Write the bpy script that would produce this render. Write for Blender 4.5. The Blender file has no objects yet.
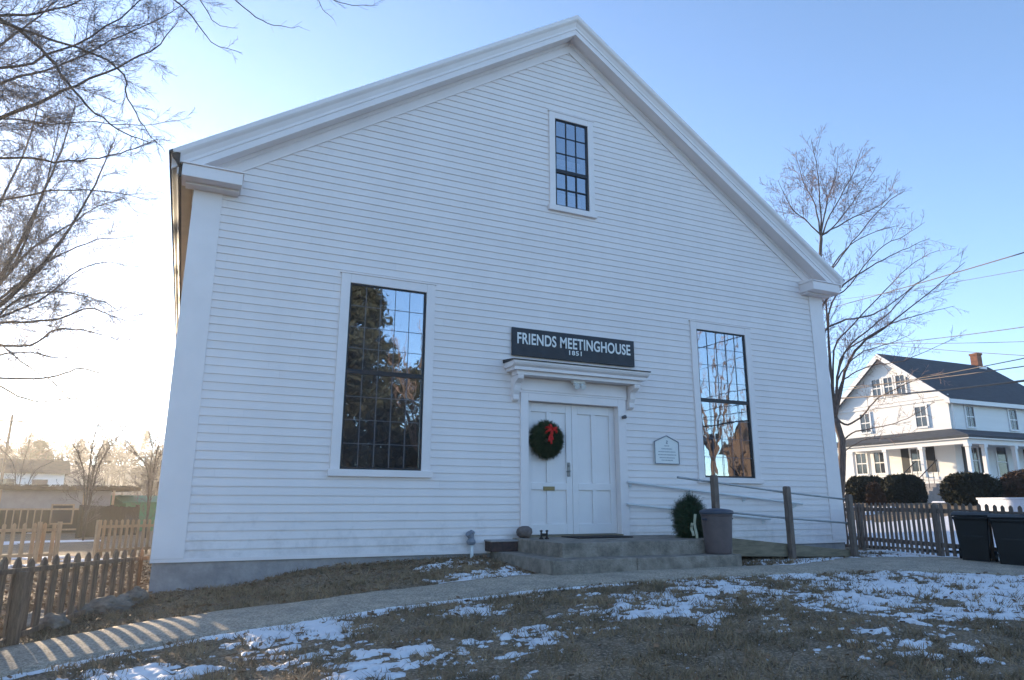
import bpy, bmesh, math, random
import numpy as np
from mathutils import Vector, Matrix, noise as mnoise
R_ = random.Random(7)
rad = math.radians
S = bpy.context.scene
C = S.collection

# ------------------------------------------------------------------ camera, world, sun, exposure
F_PX = 686.98
YAW, PIT, ROL = 0.437, 0.232, 0.003
CAM = Vector((-6.183, -10.587, 0.758))
def cam_axes():
    cy, sy = math.cos(YAW), math.sin(YAW)
    f = Vector((sy*math.cos(PIT), cy*math.cos(PIT), math.sin(PIT)))
    r = Vector((cy, -sy, 0)); u = r.cross(f)
    c, s = math.cos(ROL), math.sin(ROL)
    return c*r+s*u, -s*r+c*u, f
AR, AU, AF = cam_axes()
cd = bpy.data.cameras.new('camera'); cam = bpy.data.objects.new('camera', cd); C.objects.link(cam)
cd.sensor_width = 36; cd.lens = F_PX/1024*36; cd.clip_end = 6000; cd.clip_start = .05
cam.matrix_world = Matrix(((AR.x, AU.x, -AF.x, CAM.x), (AR.y, AU.y, -AF.y, CAM.y), (AR.z, AU.z, -AF.z, CAM.z), (0, 0, 0, 1)))
S.camera = cam
SUN_EL, SUN_AZ = rad(8.5), rad(-16.5)        # azimuth from +y towards +x
w = bpy.data.worlds.new("World"); S.world = w; w.use_nodes = True
nt = w.node_tree; bg = nt.nodes['Background']
sky = nt.nodes.new('ShaderNodeTexSky'); sky.sky_type = 'NISHITA'; sky.sun_disc = False
sky.sun_elevation = SUN_EL; sky.sun_rotation = SUN_AZ
sky.air_density = .66; sky.dust_density = 0.0; sky.ozone_density = 2.0; sky.altitude = 50
nt.links.new(sky.outputs[0], bg.inputs[0]); bg.inputs[1].default_value = 0.14
sd = bpy.data.lights.new('sun', 'SUN'); sd.energy = 4.0; sd.angle = rad(.6); sd.color = (1, .78, .52)
so = bpy.data.objects.new('sun', sd); C.objects.link(so)
sdir = Vector((math.sin(SUN_AZ)*math.cos(SUN_EL), math.cos(SUN_AZ)*math.cos(SUN_EL), math.sin(SUN_EL)))
so.rotation_euler = sdir.to_track_quat('Z', 'Y').to_euler()
S.view_settings.view_transform = 'Standard'; S.view_settings.look = 'None'
S.view_settings.exposure = 1.93; S.view_settings.gamma = 1

def ray(u, v): return (AF*F_PX + AR*(u-512) + AU*(340-v)).normalized()
def at(u, v, D):                                # point seen at (u,v) of the photograph, at horizontal range D
    d = ray(u, v); return CAM + d*(D/math.hypot(d.x, d.y))

# ------------------------------------------------------------------ materials
def mat(name, col, rough=.7, var=0., scale=6., bump=0., bscale=60., col2=None, spec=.35, metal=0., stretch=(1, 1, 1), detail=5., coat=0):
    m = bpy.data.materials.new(name); m.use_nodes = True
    n = m.node_tree; L = n.links; b = n.nodes['Principled BSDF']
    b.inputs['Roughness'].default_value = rough; b.inputs['Metallic'].default_value = metal
    b.inputs['Specular IOR Level'].default_value = spec
    b.inputs['Coat Weight'].default_value = coat
    b.inputs['Base Color'].default_value = (*col, 1)
    if var or col2 or bump:
        g = n.nodes.new('ShaderNodeNewGeometry'); mp = n.nodes.new('ShaderNodeMapping'); mp.inputs['Scale'].default_value = stretch
        L.new(g.outputs['Position'], mp.inputs[0])
    if var or col2:
        if col2 is None: col2 = tuple(c*(1-var) for c in col)
        t = n.nodes.new('ShaderNodeTexNoise'); t.inputs['Scale'].default_value = scale; t.inputs['Detail'].default_value = detail
        t.inputs['Roughness'].default_value = .65
        L.new(mp.outputs[0], t.inputs['Vector'])
        r = n.nodes.new('ShaderNodeValToRGB'); r.color_ramp.elements[0].position = .36; r.color_ramp.elements[1].position = .64
        r.color_ramp.elements[0].color = (*col2, 1); r.color_ramp.elements[1].color = (*col, 1)
        L.new(t.outputs['Fac'], r.inputs[0]); L.new(r.outputs[0], b.inputs['Base Color'])
    if bump:
        t2 = n.nodes.new('ShaderNodeTexNoise'); t2.inputs['Scale'].default_value = bscale; t2.inputs['Detail'].default_value = 4
        L.new(mp.outputs[0], t2.inputs['Vector'])
        bp = n.nodes.new('ShaderNodeBump'); bp.inputs['Strength'].default_value = bump; bp.inputs['Distance'].default_value = .02
        L.new(t2.outputs['Fac'], bp.inputs['Height']); L.new(bp.outputs[0], b.inputs['Normal'])
    return m

def siding_mat(name, col, expo, z0):
    """white painted board: every course its own faint tone, dirt streaks low on the wall"""
    m = bpy.data.materials.new(name); m.use_nodes = True; n = m.node_tree; L = n.links; b = n.nodes['Principled BSDF']
    b.inputs['Roughness'].default_value = .62; b.inputs['Specular IOR Level'].default_value = .25
    g = n.nodes.new('ShaderNodeNewGeometry'); s = n.nodes.new('ShaderNodeSeparateXYZ'); L.new(g.outputs['Position'], s.inputs[0])
    a = n.nodes.new('ShaderNodeMath'); a.operation = 'SUBTRACT'; a.inputs[1].default_value = z0; L.new(s.outputs[2], a.inputs[0])
    d = n.nodes.new('ShaderNodeMath'); d.operation = 'DIVIDE'; d.inputs[1].default_value = expo; L.new(a.outputs[0], d.inputs[0])
    f = n.nodes.new('ShaderNodeMath'); f.operation = 'FLOOR'; L.new(d.outputs[0], f.inputs[0])
    # boards 4-5 m long with staggered butts
    wn0 = n.nodes.new('ShaderNodeTexWhiteNoise'); wn0.noise_dimensions = '1D'; L.new(f.outputs[0], wn0.inputs['W'])
    xm = n.nodes.new('ShaderNodeMath'); xm.operation = 'MULTIPLY_ADD'; xm.inputs[1].default_value = .26; L.new(s.outputs[0], xm.inputs[0]); L.new(wn0.outputs[0], xm.inputs[2])
    xf = n.nodes.new('ShaderNodeMath'); xf.operation = 'FLOOR'; L.new(xm.outputs[0], xf.inputs[0])
    cb = n.nodes.new('ShaderNodeCombineXYZ'); L.new(xf.outputs[0], cb.inputs[0]); L.new(f.outputs[0], cb.inputs[1])
    wn = n.nodes.new('ShaderNodeTexWhiteNoise'); wn.noise_dimensions = '3D'; L.new(cb.outputs[0], wn.inputs['Vector'])
    t = n.nodes.new('ShaderNodeTexNoise'); t.inputs['Scale'].default_value = 1.3; t.inputs['Detail'].default_value = 8; t.inputs['Roughness'].default_value = .7
    mp = n.nodes.new('ShaderNodeMapping'); mp.inputs['Scale'].default_value = (1, 1, .35); L.new(g.outputs['Position'], mp.inputs[0]); L.new(mp.outputs[0], t.inputs['Vector'])
    k = n.nodes.new('ShaderNodeMath'); k.operation = 'MULTIPLY_ADD'; k.inputs[1].default_value = .035; k.inputs[2].default_value = .965; L.new(wn.outputs[0], k.inputs[0])
    k2 = n.nodes.new('ShaderNodeMapRange'); k2.inputs[1].default_value = .3; k2.inputs[2].default_value = .7; k2.inputs[3].default_value = .93; k2.inputs[4].default_value = 1.0
    L.new(t.outputs['Fac'], k2.inputs[0])
    k3 = n.nodes.new('ShaderNodeMath'); k3.operation = 'MULTIPLY'; L.new(k.outputs[0], k3.inputs[0]); L.new(k2.outputs[0], k3.inputs[1])
    fr = n.nodes.new('ShaderNodeMath'); fr.operation = 'FRACT'; L.new(xm.outputs[0], fr.inputs[0])       # butt joints between boards
    bj = n.nodes.new('ShaderNodeMath'); bj.operation = 'GREATER_THAN'; bj.inputs[1].default_value = .0016; L.new(fr.outputs[0], bj.inputs[0])
    bk = n.nodes.new('ShaderNodeMath'); bk.operation = 'MULTIPLY_ADD'; bk.inputs[1].default_value = .10; bk.inputs[2].default_value = .90; L.new(bj.outputs[0], bk.inputs[0])
    dn = n.nodes.new('ShaderNodeTexNoise'); dn.inputs['Scale'].default_value = 3.; dn.inputs['Detail'].default_value = 8; dn.inputs['Roughness'].default_value = .75; L.new(g.outputs['Position'], dn.inputs['Vector'])
    zz = n.nodes.new('ShaderNodeMapRange'); zz.inputs[1].default_value = 0; zz.inputs[2].default_value = .9; zz.inputs[3].default_value = .16; zz.inputs[4].default_value = -.12; L.new(s.outputs[2], zz.inputs[0])
    sp = n.nodes.new('ShaderNodeMath'); sp.operation = 'ADD'; L.new(dn.outputs['Fac'], sp.inputs[0]); L.new(zz.outputs[0], sp.inputs[1])
    sg_ = n.nodes.new('ShaderNodeMapRange'); sg_.inputs[1].default_value = .56; sg_.inputs[2].default_value = .80; sg_.inputs[3].default_value = 1.; sg_.inputs[4].default_value = .80; L.new(sp.outputs[0], sg_.inputs[0])
    k4 = n.nodes.new('ShaderNodeMath'); k4.operation = 'MULTIPLY'; L.new(k3.outputs[0], k4.inputs[0]); L.new(bk.outputs[0], k4.inputs[1])
    k5 = n.nodes.new('ShaderNodeMath'); k5.operation = 'MULTIPLY'; L.new(k4.outputs[0], k5.inputs[0]); L.new(sg_.outputs[0], k5.inputs[1])
    v = n.nodes.new('ShaderNodeVectorMath'); v.operation = 'SCALE'; v.inputs[0].default_value = col; L.new(k5.outputs[0], v.inputs[3])
    L.new(v.outputs[0], b.inputs['Base Color'])
    t2 = n.nodes.new('ShaderNodeTexNoise'); t2.inputs['Scale'].default_value = 25; mp2 = n.nodes.new('ShaderNodeMapping'); mp2.inputs['Scale'].default_value = (.3, 1, 3)
    L.new(g.outputs['Position'], mp2.inputs[0]); L.new(mp2.outputs[0], t2.inputs['Vector'])
    bp = n.nodes.new('ShaderNodeBump'); bp.inputs['Strength'].default_value = .18; bp.inputs['Distance'].default_value = .01
    L.new(t2.outputs['Fac'], bp.inputs['Height']); L.new(bp.outputs[0], b.inputs['Normal'])
    return m

def glass_mat(name, refl=.36, tint=(.6, .64, .7), wav=.016):
    m = bpy.data.materials.new(name); m.use_nodes = True; n = m.node_tree; L = n.links
    for x in list(n.nodes): n.nodes.remove(x)
    o = n.nodes.new('ShaderNodeOutputMaterial'); mx = n.nodes.new('ShaderNodeMixShader'); gl = n.nodes.new('ShaderNodeBsdfGlossy'); tr = n.nodes.new('ShaderNodeBsdfTransparent')
    gl.inputs['Roughness'].default_value = .015; gl.inputs['Color'].default_value = (.92, .95, 1, 1); tr.inputs[0].default_value = (*tint, 1)
    lw = n.nodes.new('ShaderNodeLayerWeight'); lw.inputs[0].default_value = .35
    mr = n.nodes.new('ShaderNodeMapRange'); mr.inputs[3].default_value = refl; mr.inputs[4].default_value = .95
    L.new(lw.outputs['Fresnel'], mr.inputs[0]); L.new(mr.outputs[0], mx.inputs[0])
    g = n.nodes.new('ShaderNodeNewGeometry'); t = n.nodes.new('ShaderNodeTexNoise'); t.inputs['Scale'].default_value = 2.2; t.inputs['Detail'].default_value = 2
    L.new(g.outputs['Position'], t.inputs['Vector']); bp = n.nodes.new('ShaderNodeBump'); bp.inputs['Strength'].default_value = wav; bp.inputs['Distance'].default_value = .1
    L.new(t.outputs['Fac'], bp.inputs['Height']); L.new(bp.outputs[0], gl.inputs['Normal'])
    L.new(tr.outputs[0], mx.inputs[1]); L.new(gl.outputs[0], mx.inputs[2]); L.new(mx.outputs[0], o.inputs[0])
    return m

M = dict(
 siding=siding_mat('white_clapboard', (.87, .79, .765), .121, 0.),
 trim=mat('white_trim', (.86, .78, .76), .5, var=.06, scale=1.6, bump=.05, bscale=30),
 door=mat('white_door', (.84, .78, .765), .42, var=.05, scale=2.2, bump=.04, bscale=30),
 soffit=mat('bounce_tan_soffit', (.62, .50, .36), .6, var=.1, scale=3),  # tan puts the warm bounce of sunlit ground into the colour
 eave_shade=mat('shade_brown_eave', (.065, .048, .038), .6, var=.2, scale=6),  # brown carries the shade of the left eave in its colour
 concrete=mat('foundation_concrete', (.40, .37, .36), .9, col2=(.26, .25, .25), scale=2.5, bump=.5, bscale=18),
 granite=mat('step_concrete', (.36, .31, .26), .95, col2=(.17, .15, .125), scale=5, bump=.9, bscale=45, detail=9),
 shingle=mat('roof_shingle', (.10, .10, .11), .9, var=.4, scale=9, bump=.5, bscale=40),
 sash=mat('black_sash', (.015, .016, .022), .4),
 muntin=mat('grey_muntin', (.13, .15, .19), .5),
 glass=glass_mat('window_glass'),
 glass_up=glass_mat('gable_glass', .30, (.5, .5, .5), .02),
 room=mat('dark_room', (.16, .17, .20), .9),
 curtain=mat('pale_blind', (.35, .36, .4), .9),
 sign=mat('sign_board', (.030, .034, .045), .5, var=.3, scale=5, bump=.08, bscale=50),
 white=mat('sign_white', (.78, .78, .76), .5),
 ink=mat('grey_ink', (.22, .24, .28), .6),
 brass=mat('old_brass', (.25, .19, .10), .45, metal=.7),
 steel=mat('door_metal', (.16, .16, .17), .35, metal=.8),
 black=mat('black_iron', (.012, .012, .013), .5),
 matt=mat('door_mat', (.035, .03, .03), .95, var=.4, scale=40, bump=.5, bscale=200),
 fir=mat('fir_needles', (.030, .060, .024), .7, col2=(.013, .032, .014), scale=14),
 red=mat('red_ribbon', (.55, .015, .012), .5, bump=.1, bscale=40),
 cream=mat('cream_ribbon', (.60, .58, .42), .6),
 cone=mat('pine_cone', (.10, .055, .03), .8),
 gray_wood=mat('weathered_wood', (.22, .17, .14), .85, col2=(.13, .10, .085), scale=9, stretch=(3, 3, .5), bump=.4, bscale=35),
 ramp_wood=mat('ramp_wood', (.28, .23, .16), .85, col2=(.17, .145, .10), scale=5, stretch=(.6, 3, 4), bump=.3, bscale=40),
 old_wood=mat('old_fence_wood', (.30, .20, .13), .9, col2=(.15, .10, .07), scale=9, stretch=(3, 3, .5), bump=.4, bscale=35),
 new_wood=mat('pale_fence_wood', (.46, .33, .21), .85, col2=(.33, .23, .15), scale=6, stretch=(3, 3, .5)),
 can=mat('brown_grey_plastic', (.13, .10, .10), .5, var=.15, scale=8, bump=.08, bscale=60),
 lid=mat('blue_grey_lid', (.065, .075, .105), .45, var=.15, scale=10),
 bin=mat('black_bin_plastic', (.006, .007, .009), .5, var=.3, scale=5, bump=.05, bscale=40),
 pipe=mat('galvanised_rail', (.42, .43, .44), .45, metal=.4, var=.2, scale=12),
 pipe_wall=mat('white_rail', (.70, .71, .72), .45),
 brick=mat('red_brick', (.095, .06, .055), .9, col2=(.05, .038, .036), scale=14, bump=.4, bscale=50),
 rock=mat('field_stone', (.30, .25, .20), .9, col2=(.13, .11, .09), scale=5, bump=.8, bscale=14),
 stone_ball=mat('brown_stone', (.20, .16, .14), .8, col2=(.11, .09, .085), scale=12, bump=.5, bscale=30),
 bark=mat('grey_bark', (.105, .085, .075), .95, col2=(.05, .042, .04), scale=12, stretch=(2, 2, .5), bump=.6, bscale=30),
 twig=mat('twig_bark', (.14, .115, .11), .9),
 bark_r=mat('maple_bark', (.17, .13, .11), .95, col2=(.09, .07, .06), scale=12, stretch=(2, 2, .5), bump=.5, bscale=30),
 twig_r=mat('maple_twig', (.25, .18, .165), .9),
 leaf=mat('evergreen_leaf', (.050, .062, .048), .75, col2=(.025, .034, .027), scale=.8),
 hedge=mat('clipped_hedge', (.032, .034, .018), .9, col2=(.014, .016, .010), scale=3),
 hedge_b=mat('bronze_hedge', (.12, .06, .035), .9, col2=(.04, .028, .018), scale=3),
 wood_far=mat('winter_woods', (.12, .085, .055), .95, col2=(.055, .042, .03), scale=.12),
 fir_far=mat('far_conifer', (.03, .04, .025), .95),
 hwhite=mat('house_white', (.78, .78, .77), .6, var=.06, scale=1, bump=.15, bscale=8, stretch=(.2, .2, 3)),
 htrim=mat('house_trim', (.76, .76, .76), .5),
 hroof=mat('house_roof', (.055, .065, .08), .85, var=.35, scale=3, bump=.3, bscale=20, stretch=(1, 1, 3)),
 hglass=mat('house_glass', (.03, .035, .045), .08, spec=.8),
 shutter=mat('black_shutter', (.012, .012, .016), .5),
 tan_brick=mat('tan_brick', (.42, .28, .18), .9, col2=(.30, .19, .12), scale=4),
 chim=mat('chimney_brick', (.28, .12, .07), .9, col2=(.16, .07, .05), scale=6),
 wire=mat('cable_black', (.11, .085, .07), .6),
 shedgrey=mat('grey_cladding', (.34, .32, .32), .8, var=.2, scale=2),
 thatch=mat('roof_debris', (.13, .085, .05), .95, col2=(.07, .05, .03), scale=3),
 darkfence=mat('dark_brown_panel', (.05, .042, .03), .9, var=.4, scale=2, stretch=(5, 5, 1)),
 green=mat('green_boards', (.06, .22, .12), .7, var=.15, scale=2),
 green2=mat('green_roof', (.04, .17, .095), .7),
 whitefence=mat('white_board', (.50, .53, .60), .6),
 snow=mat('snow', (.80, .79, .80), .55, var=.05, scale=6, bump=.5, bscale=30, spec=.3),
 blade=mat('dead_grass', (.40, .285, .17), .85, col2=(.13, .10, .06), scale=3),
 litter=mat('fallen_leaf', (.27, .17, .10), .8, col2=(.13, .08, .05), scale=9),
)
# path: worn asphalt with pale aggregate
def path_mat():
    m = mat('worn_path', (.48, .40, .31), .92, col2=(.33, .285, .23), scale=3.2, bump=.6, bscale=120, detail=10)
    n = m.node_tree; L = n.links; b = n.nodes['Principled BSDF']
    src = b.inputs['Base Color'].links[0].from_socket
    g = n.nodes.new('ShaderNodeNewGeometry'); t = n.nodes.new('ShaderNodeTexVoronoi'); t.inputs['Scale'].default_value = 70; L.new(g.outputs['Position'], t.inputs['Vector'])
    r = n.nodes.new('ShaderNodeSeparateColor'); L.new(t.outputs['Color'], r.inputs[0])
    mr = n.nodes.new('ShaderNodeMapRange'); mr.inputs[3].default_value = .65; mr.inputs[4].default_value = 1.4; L.new(r.outputs[0], mr.inputs[0])
    v = n.nodes.new('ShaderNodeVectorMath'); v.operation = 'SCALE'; L.new(src, v.inputs[0]); L.new(mr.outputs[0], v.inputs[3]); L.new(v.outputs[0], b.inputs['Base Color'])
    return m
M['path'] = path_mat()
def ground_mat():
    m = mat('winter_lawn', (.25, .18, .11), .95, col2=(.095, .072, .046), scale=5, bump=1., bscale=45, detail=10)
    n = m.node_tree; L = n.links; b = n.nodes['Principled BSDF']; src = b.inputs['Base Color'].links[0].from_socket
    g = n.nodes.new('ShaderNodeNewGeometry')
    t = n.nodes.new('ShaderNodeTexNoise'); t.inputs['Scale'].default_value = 38; t.inputs['Detail'].default_value = 6; L.new(g.outputs['Position'], t.inputs['Vector'])
    r = n.nodes.new('ShaderNodeValToRGB'); r.color_ramp.elements[0].position = .5; r.color_ramp.elements[1].position = .62
    r.color_ramp.elements[0].color = (0, 0, 0, 1); r.color_ramp.elements[1].color = (1, 1, 1, 1); L.new(t.outputs['Fac'], r.inputs[0])
    mx = n.nodes.new('ShaderNodeMix'); mx.data_type = 'RGBA'; L.new(r.outputs[0], mx.inputs[0]); L.new(src, mx.inputs[6]); mx.inputs[7].default_value = (.36, .27, .19, 1)
    L.new(mx.outputs[2], b.inputs['Base Color'])
    return m
M['ground'] = ground_mat()

# ------------------------------------------------------------------ mesh helpers
class MB:
    def __init__(s): s.v = []; s.f = []
    def add(s, vs, fs):
        k = len(s.v); s.v += [tuple(p) for p in vs]; s.f += [tuple(i+k for i in f) for f in fs]
    def box(s, x0, x1, y0, y1, z0, z1, T=None):
        vs = [Vector((x, y, z)) for x in (x0, x1) for y in (y0, y1) for z in (z0, z1)]
        if T: vs = [T(p) for p in vs]
        s.add(vs, [(0, 1, 3, 2), (4, 6, 7, 5), (0, 4, 5, 1), (2, 3, 7, 6), (0, 2, 6, 4), (1, 5, 7, 3)])
    def bar(s, p, q, w, h, up=Vector((0, 0, 1))):
        p = Vector(p); q = Vector(q); d = (q-p).normalized(); x = d.cross(up).normalized()*w/2; y = x.cross(d).normalized()*h/2
        vs = [a+sx*x+sy*y for a in (p, q) for sx, sy in ((-1, -1), (1, -1), (1, 1), (-1, 1))]
        s.add(vs, [(3, 2, 1, 0), (4, 5, 6, 7), (0, 1, 5, 4), (1, 2, 6, 5), (2, 3, 7, 6), (3, 0, 4, 7)])
    def tube(s, pts, rs, n=6, cap=True):
        pts = [Vector(p) for p in pts]
        if isinstance(rs, (int, float)): rs = [rs]*len(pts)
        k = len(s.v); m = len(pts); ref = None
        for i, p in enumerate(pts):
            t = (pts[min(i+1, m-1)]-pts[max(i-1, 0)])
            if t.length < 1e-9: t = Vector((0, 0, 1))
            t.normalize()
            if ref is None: ref = t.orthogonal().normalized()
            x = (ref - t*ref.dot(t))
            if x.length < 1e-6: x = t.orthogonal()
            x.normalize(); ref = x; y = t.cross(x)
            for j in range(n):
                a = 2*math.pi*j/n; s.v.append(tuple(p+(x*math.cos(a)+y*math.sin(a))*rs[i]))
        for i in range(m-1):
            for j in range(n):
                a = k+i*n+j; b = k+i*n+(j+1) % n; s.f.append((a, b, b+n, a+n))
        if cap: s.f.append(tuple(k+j for j in reversed(range(n)))); s.f.append(tuple(k+(m-1)*n+j for j in range(n)))
    def lathe(s, prof, c=(0, 0, 0), n=28):
        k = len(s.v); m = len(prof)
        for r, z in prof:
            for j in range(n):
                a = 2*math.pi*j/n; s.v.append((c[0]+r*math.cos(a), c[1]+r*math.sin(a), c[2]+z))
        for i in range(m-1):
            for j in range(n):
                a = k+i*n+j; b = k+i*n+(j+1) % n; s.f.append((a, b, b+n, a+n))
        s.f.append(tuple(k+j for j in reversed(range(n)))); s.f.append(tuple(k+(m-1)*n+j for j in range(n)))
    def prism(s, poly, a, b):                    # poly: points; extruded from offset vector a to b
        a = Vector(a); b = Vector(b); n = len(poly); vs = [Vector(p)+a for p in poly]+[Vector(p)+b for p in poly]
        s.add(vs, [tuple(reversed(range(n))), tuple(range(n, 2*n))]+[(i, (i+1) % n, n+(i+1) % n, n+i) for i in range(n)])
    def build(s, name, m, parent=None, smooth=False, bevel=0, seg=2):
        me = bpy.data.meshes.new(name); me.from_pydata(s.v, [], s.f); me.update()
        o = bpy.data.objects.new(name, me); C.objects.link(o)
        me.materials.append(m)
        bm = bmesh.new(); bm.from_mesh(me)
        if len(s.f) < 60000: bmesh.ops.recalc_face_normals(bm, faces=bm.faces)
        bm.to_mesh(me); bm.free()
        if smooth:
            for p in me.polygons: p.use_smooth = True
        if bevel:
            md = o.modifiers.new('edge', 'BEVEL'); md.width = bevel; md.segments = seg; md.limit_method = 'ANGLE'; md.angle_limit = rad(35)
        if parent:
            o.parent = parent; o.matrix_parent_inverse = Matrix.Translation(-parent.location)
        return o
def thing(name, label, cat, loc=(0, 0, 0), group=None):
    o = bpy.data.objects.new(name, None); C.objects.link(o); o.location = loc; o.empty_display_size = .1
    o['label'] = label; o['category'] = cat
    if group: o['group'] = group
    return o
def tag(o, label, cat, group=None):
    o['label'] = label; o['category'] = cat
    if group: o['group'] = group
    return o
def struct(o, kind='structure'): o['kind'] = kind; return o

# ------------------------------------------------------------------ terrain
def sst(a, b, x): t = np.clip((x-a)/(b-a), 0, 1); return t*t*(3-2*t)
def G(x, y):
    x = np.asarray(x, float); y = np.asarray(y, float)
    wp = np.interp(x, [-12, -9, -7, -6.4, -5.3, -4.9, -4.5, -4, -2, 0, 3, 8], [-.66, -.62, -.50, -.41, -.35, -.26, -.18, -.13, -.07, -.15, -.18, -.21])
    pp = np.interp(x, [-12, -9, -7.5, -6.4, -4.7, -2, 0, 4, 8], [-.7, -.62, -.53, -.46, -.35, -.24, -.20, -.20, -.22])
    t = np.clip(-y/2.4, 0, 1)
    front = wp*(1-t)+pp*t+.05*np.clip(y+2.5, -22, 0)
    back = wp+(np.where(x < 0, -.70, -.3)-wp)*sst(0, 5, y)
    z = np.where(y < 0, front, back)
    z = z + sst(8.5, 19, x)*1.10*sst(-30, -8, y)
    # rise of the wooded slope far off
    z = z + 11*sst(85, 230, y+.15*x)*sst(160, 20, x) + .9*sst(40, 100, y)*sst(30, 0, x)
    return z
def Gz(x, y): return float(G(x, y))
def hit(u, v):                                   # ground point seen at (u, v)
    d = ray(u, v); t = 3.
    for _ in range(4000):
        p = CAM+d*t
        if p.z < Gz(p.x, p.y): break
        t += .02
    return p
def axis(lo, hi, a, b, st, gr=1.13):
    c = list(np.arange(a, b+1e-6, st)); s = st; x = b
    while x < hi: s *= gr; x += s; c.append(x)
    s = st; x = a
    while x > lo: s *= gr; x -= s; c.insert(0, x)
    return np.array(c)
def fbm(X, Y, sc, octv=5, seed=0, rough=.55):
    out = np.zeros_like(X); amp = 1.; tot = 0
    for o in range(octv):
        rs = np.random.RandomState(seed+o); T = rs.rand(256, 256)
        x = X*sc*(2**o)+o*17.3; y = Y*sc*(2**o)+o*9.7
        xi = np.floor(x).astype(int); yi = np.floor(y).astype(int); fx = x-xi; fy = y-yi
        fx = fx*fx*(3-2*fx); fy = fy*fy*(3-2*fy)
        a = T[xi % 256, yi % 256]; b = T[(xi+1) % 256, yi % 256]; c = T[xi % 256, (yi+1) % 256]; d = T[(xi+1) % 256, (yi+1) % 256]
        out += amp*((a*(1-fx)+b*fx)*(1-fy)+(c*(1-fx)+d*fx)*fy); tot += amp; amp *= rough
    return out/tot
def grid_mesh(name, xs, ys, Z, m, keep=None):
    nx, ny = len(xs), len(ys); X, Y = np.meshgrid(xs, ys, indexing='ij')
    V = np.stack([X.ravel(), Y.ravel(), Z.ravel()], 1)
    i = np.arange(nx-1)[:, None]*ny+np.arange(ny-1)[None, :]
    Fq = np.stack([i, i+ny, i+ny+1, i+1], -1).reshape(-1, 4)
    if keep is not None:
        k = keep.ravel(); Fq = Fq[k[Fq].any(1)]
        used = np.unique(Fq); mp = -np.ones(len(V), int); mp[used] = np.arange(len(used)); V = V[used]; Fq = mp[Fq]
    me = bpy.data.meshes.new(name); me.vertices.add(len(V)); me.vertices.foreach_set('co', V.ravel().astype(np.float32))
    me.loops.add(len(Fq)*4); me.loops.foreach_set('vertex_index', Fq.ravel().astype(np.int32))
    me.polygons.add(len(Fq)); me.polygons.foreach_set('loop_start', np.arange(0, len(Fq)*4, 4, dtype=np.int32))
    me.polygons.foreach_set('use_smooth', np.ones(len(Fq), bool)); me.update(calc_edges=True); me.validate()
    me.materials.append(m); o = bpy.data.objects.new(name, me); C.objects.link(o); return o
def tri_mesh(name, V, m):                        # V: (n,3,3) loose triangles
    n = len(V); me = bpy.data.meshes.new(name); me.vertices.add(n*3); me.vertices.foreach_set('co', V.ravel().astype(np.float32))
    me.loops.add(n*3); me.loops.foreach_set('vertex_index', np.arange(n*3, dtype=np.int32)); me.polygons.add(n)
    me.polygons.foreach_set('loop_start', np.arange(0, n*3, 3, dtype=np.int32)); me.update(calc_edges=True)
    me.materials.append(m); o = bpy.data.objects.new(name, me); C.objects.link(o); return o

xs = axis(-900, 1500, -10, 9, .12); ys = axis(-700, 1500, -10, 2, .12)
X, Y = np.meshgrid(xs, ys, indexing='ij')
micro = (fbm(X, Y, 1.1, 5, 3)-.5)*.05*sst(60, 10, np.hypot(X, Y))
struct(grid_mesh('ground', xs, ys, G(X, Y)+micro-.012, M['ground']))

# footpath
far = [hit(u, v) for u, v in ((-60, 664), (0, 650), (70, 636), (150, 622), (225, 611), (300, 603), (390, 591), (480, 580), (545, 574.5), (640, 570), (740, 567), (800, 565), (850, 558))]
near = [hit(u, v) for u, v in ((-60, 692), (0, 677), (80, 660), (160, 645), (250, 630), (320, 618), (400, 607), (480, 597), (600, 584), (680, 579), (750, 575.5), (830, 573), (900, 571.5))]
far += [Vector((6.35, -1.75, 0)), Vector((9, -4.3, 0)), Vector((14, -7.5, 0))]; near += [Vector((5.2, -3.9, 0)), Vector((7.5, -6.2, 0)), Vector((12.5, -10, 0))]
def resample(P, n):
    P = [Vector((p.x, p.y)) for p in P]; L = [0]
    for a, b in zip(P, P[1:]): L.append(L[-1]+(b-a).length)
    t = np.linspace(0, L[-1], n); L = np.array(L)
    x = np.interp(t, L, [p.x for p in P]); y = np.interp(t, L, [p.y for p in P])
    for _ in range(6): x[1:-1] = (x[:-2]+2*x[1:-1]+x[2:])/4; y[1:-1] = (y[:-2]+2*y[1:-1]+y[2:])/4
    return np.stack([x, y], 1)
NP = 400
PF = resample(far, NP); PN = resample(near, NP)
rs = np.random.RandomState(5)
cr = 14; tt = np.concatenate([[-.01], np.linspace(0, 1, 13), [1.01]])
b = MB()
for i in range(NP):
    wob = .025*math.sin(i*.31)+.02*math.sin(i*.83+1)
    for t in tt:
        p = PF[i]*(1-t)+PN[i]*t
        if t == 0: p = p+(PF[i]-PN[i])*wob
        if t == 1: p = p-(PF[i]-PN[i])*wob*1.2
        b.v.append((p[0], p[1], Gz(p[0], p[1])+.012+.018*math.sin(math.pi*min(1, max(0, t)))-(.09 if t < 0 or t > 1 else 0)))
for i in range(NP-1):
    for j in range(cr): k = i*(cr+1)+j; b.f.append((k, k+1, k+cr+2, k+cr+1))
struct(b.build('path', M['path'], smooth=True))
PC = (PF+PN)/2; PW = np.linalg.norm(PF-PN, axis=1)/2
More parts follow.
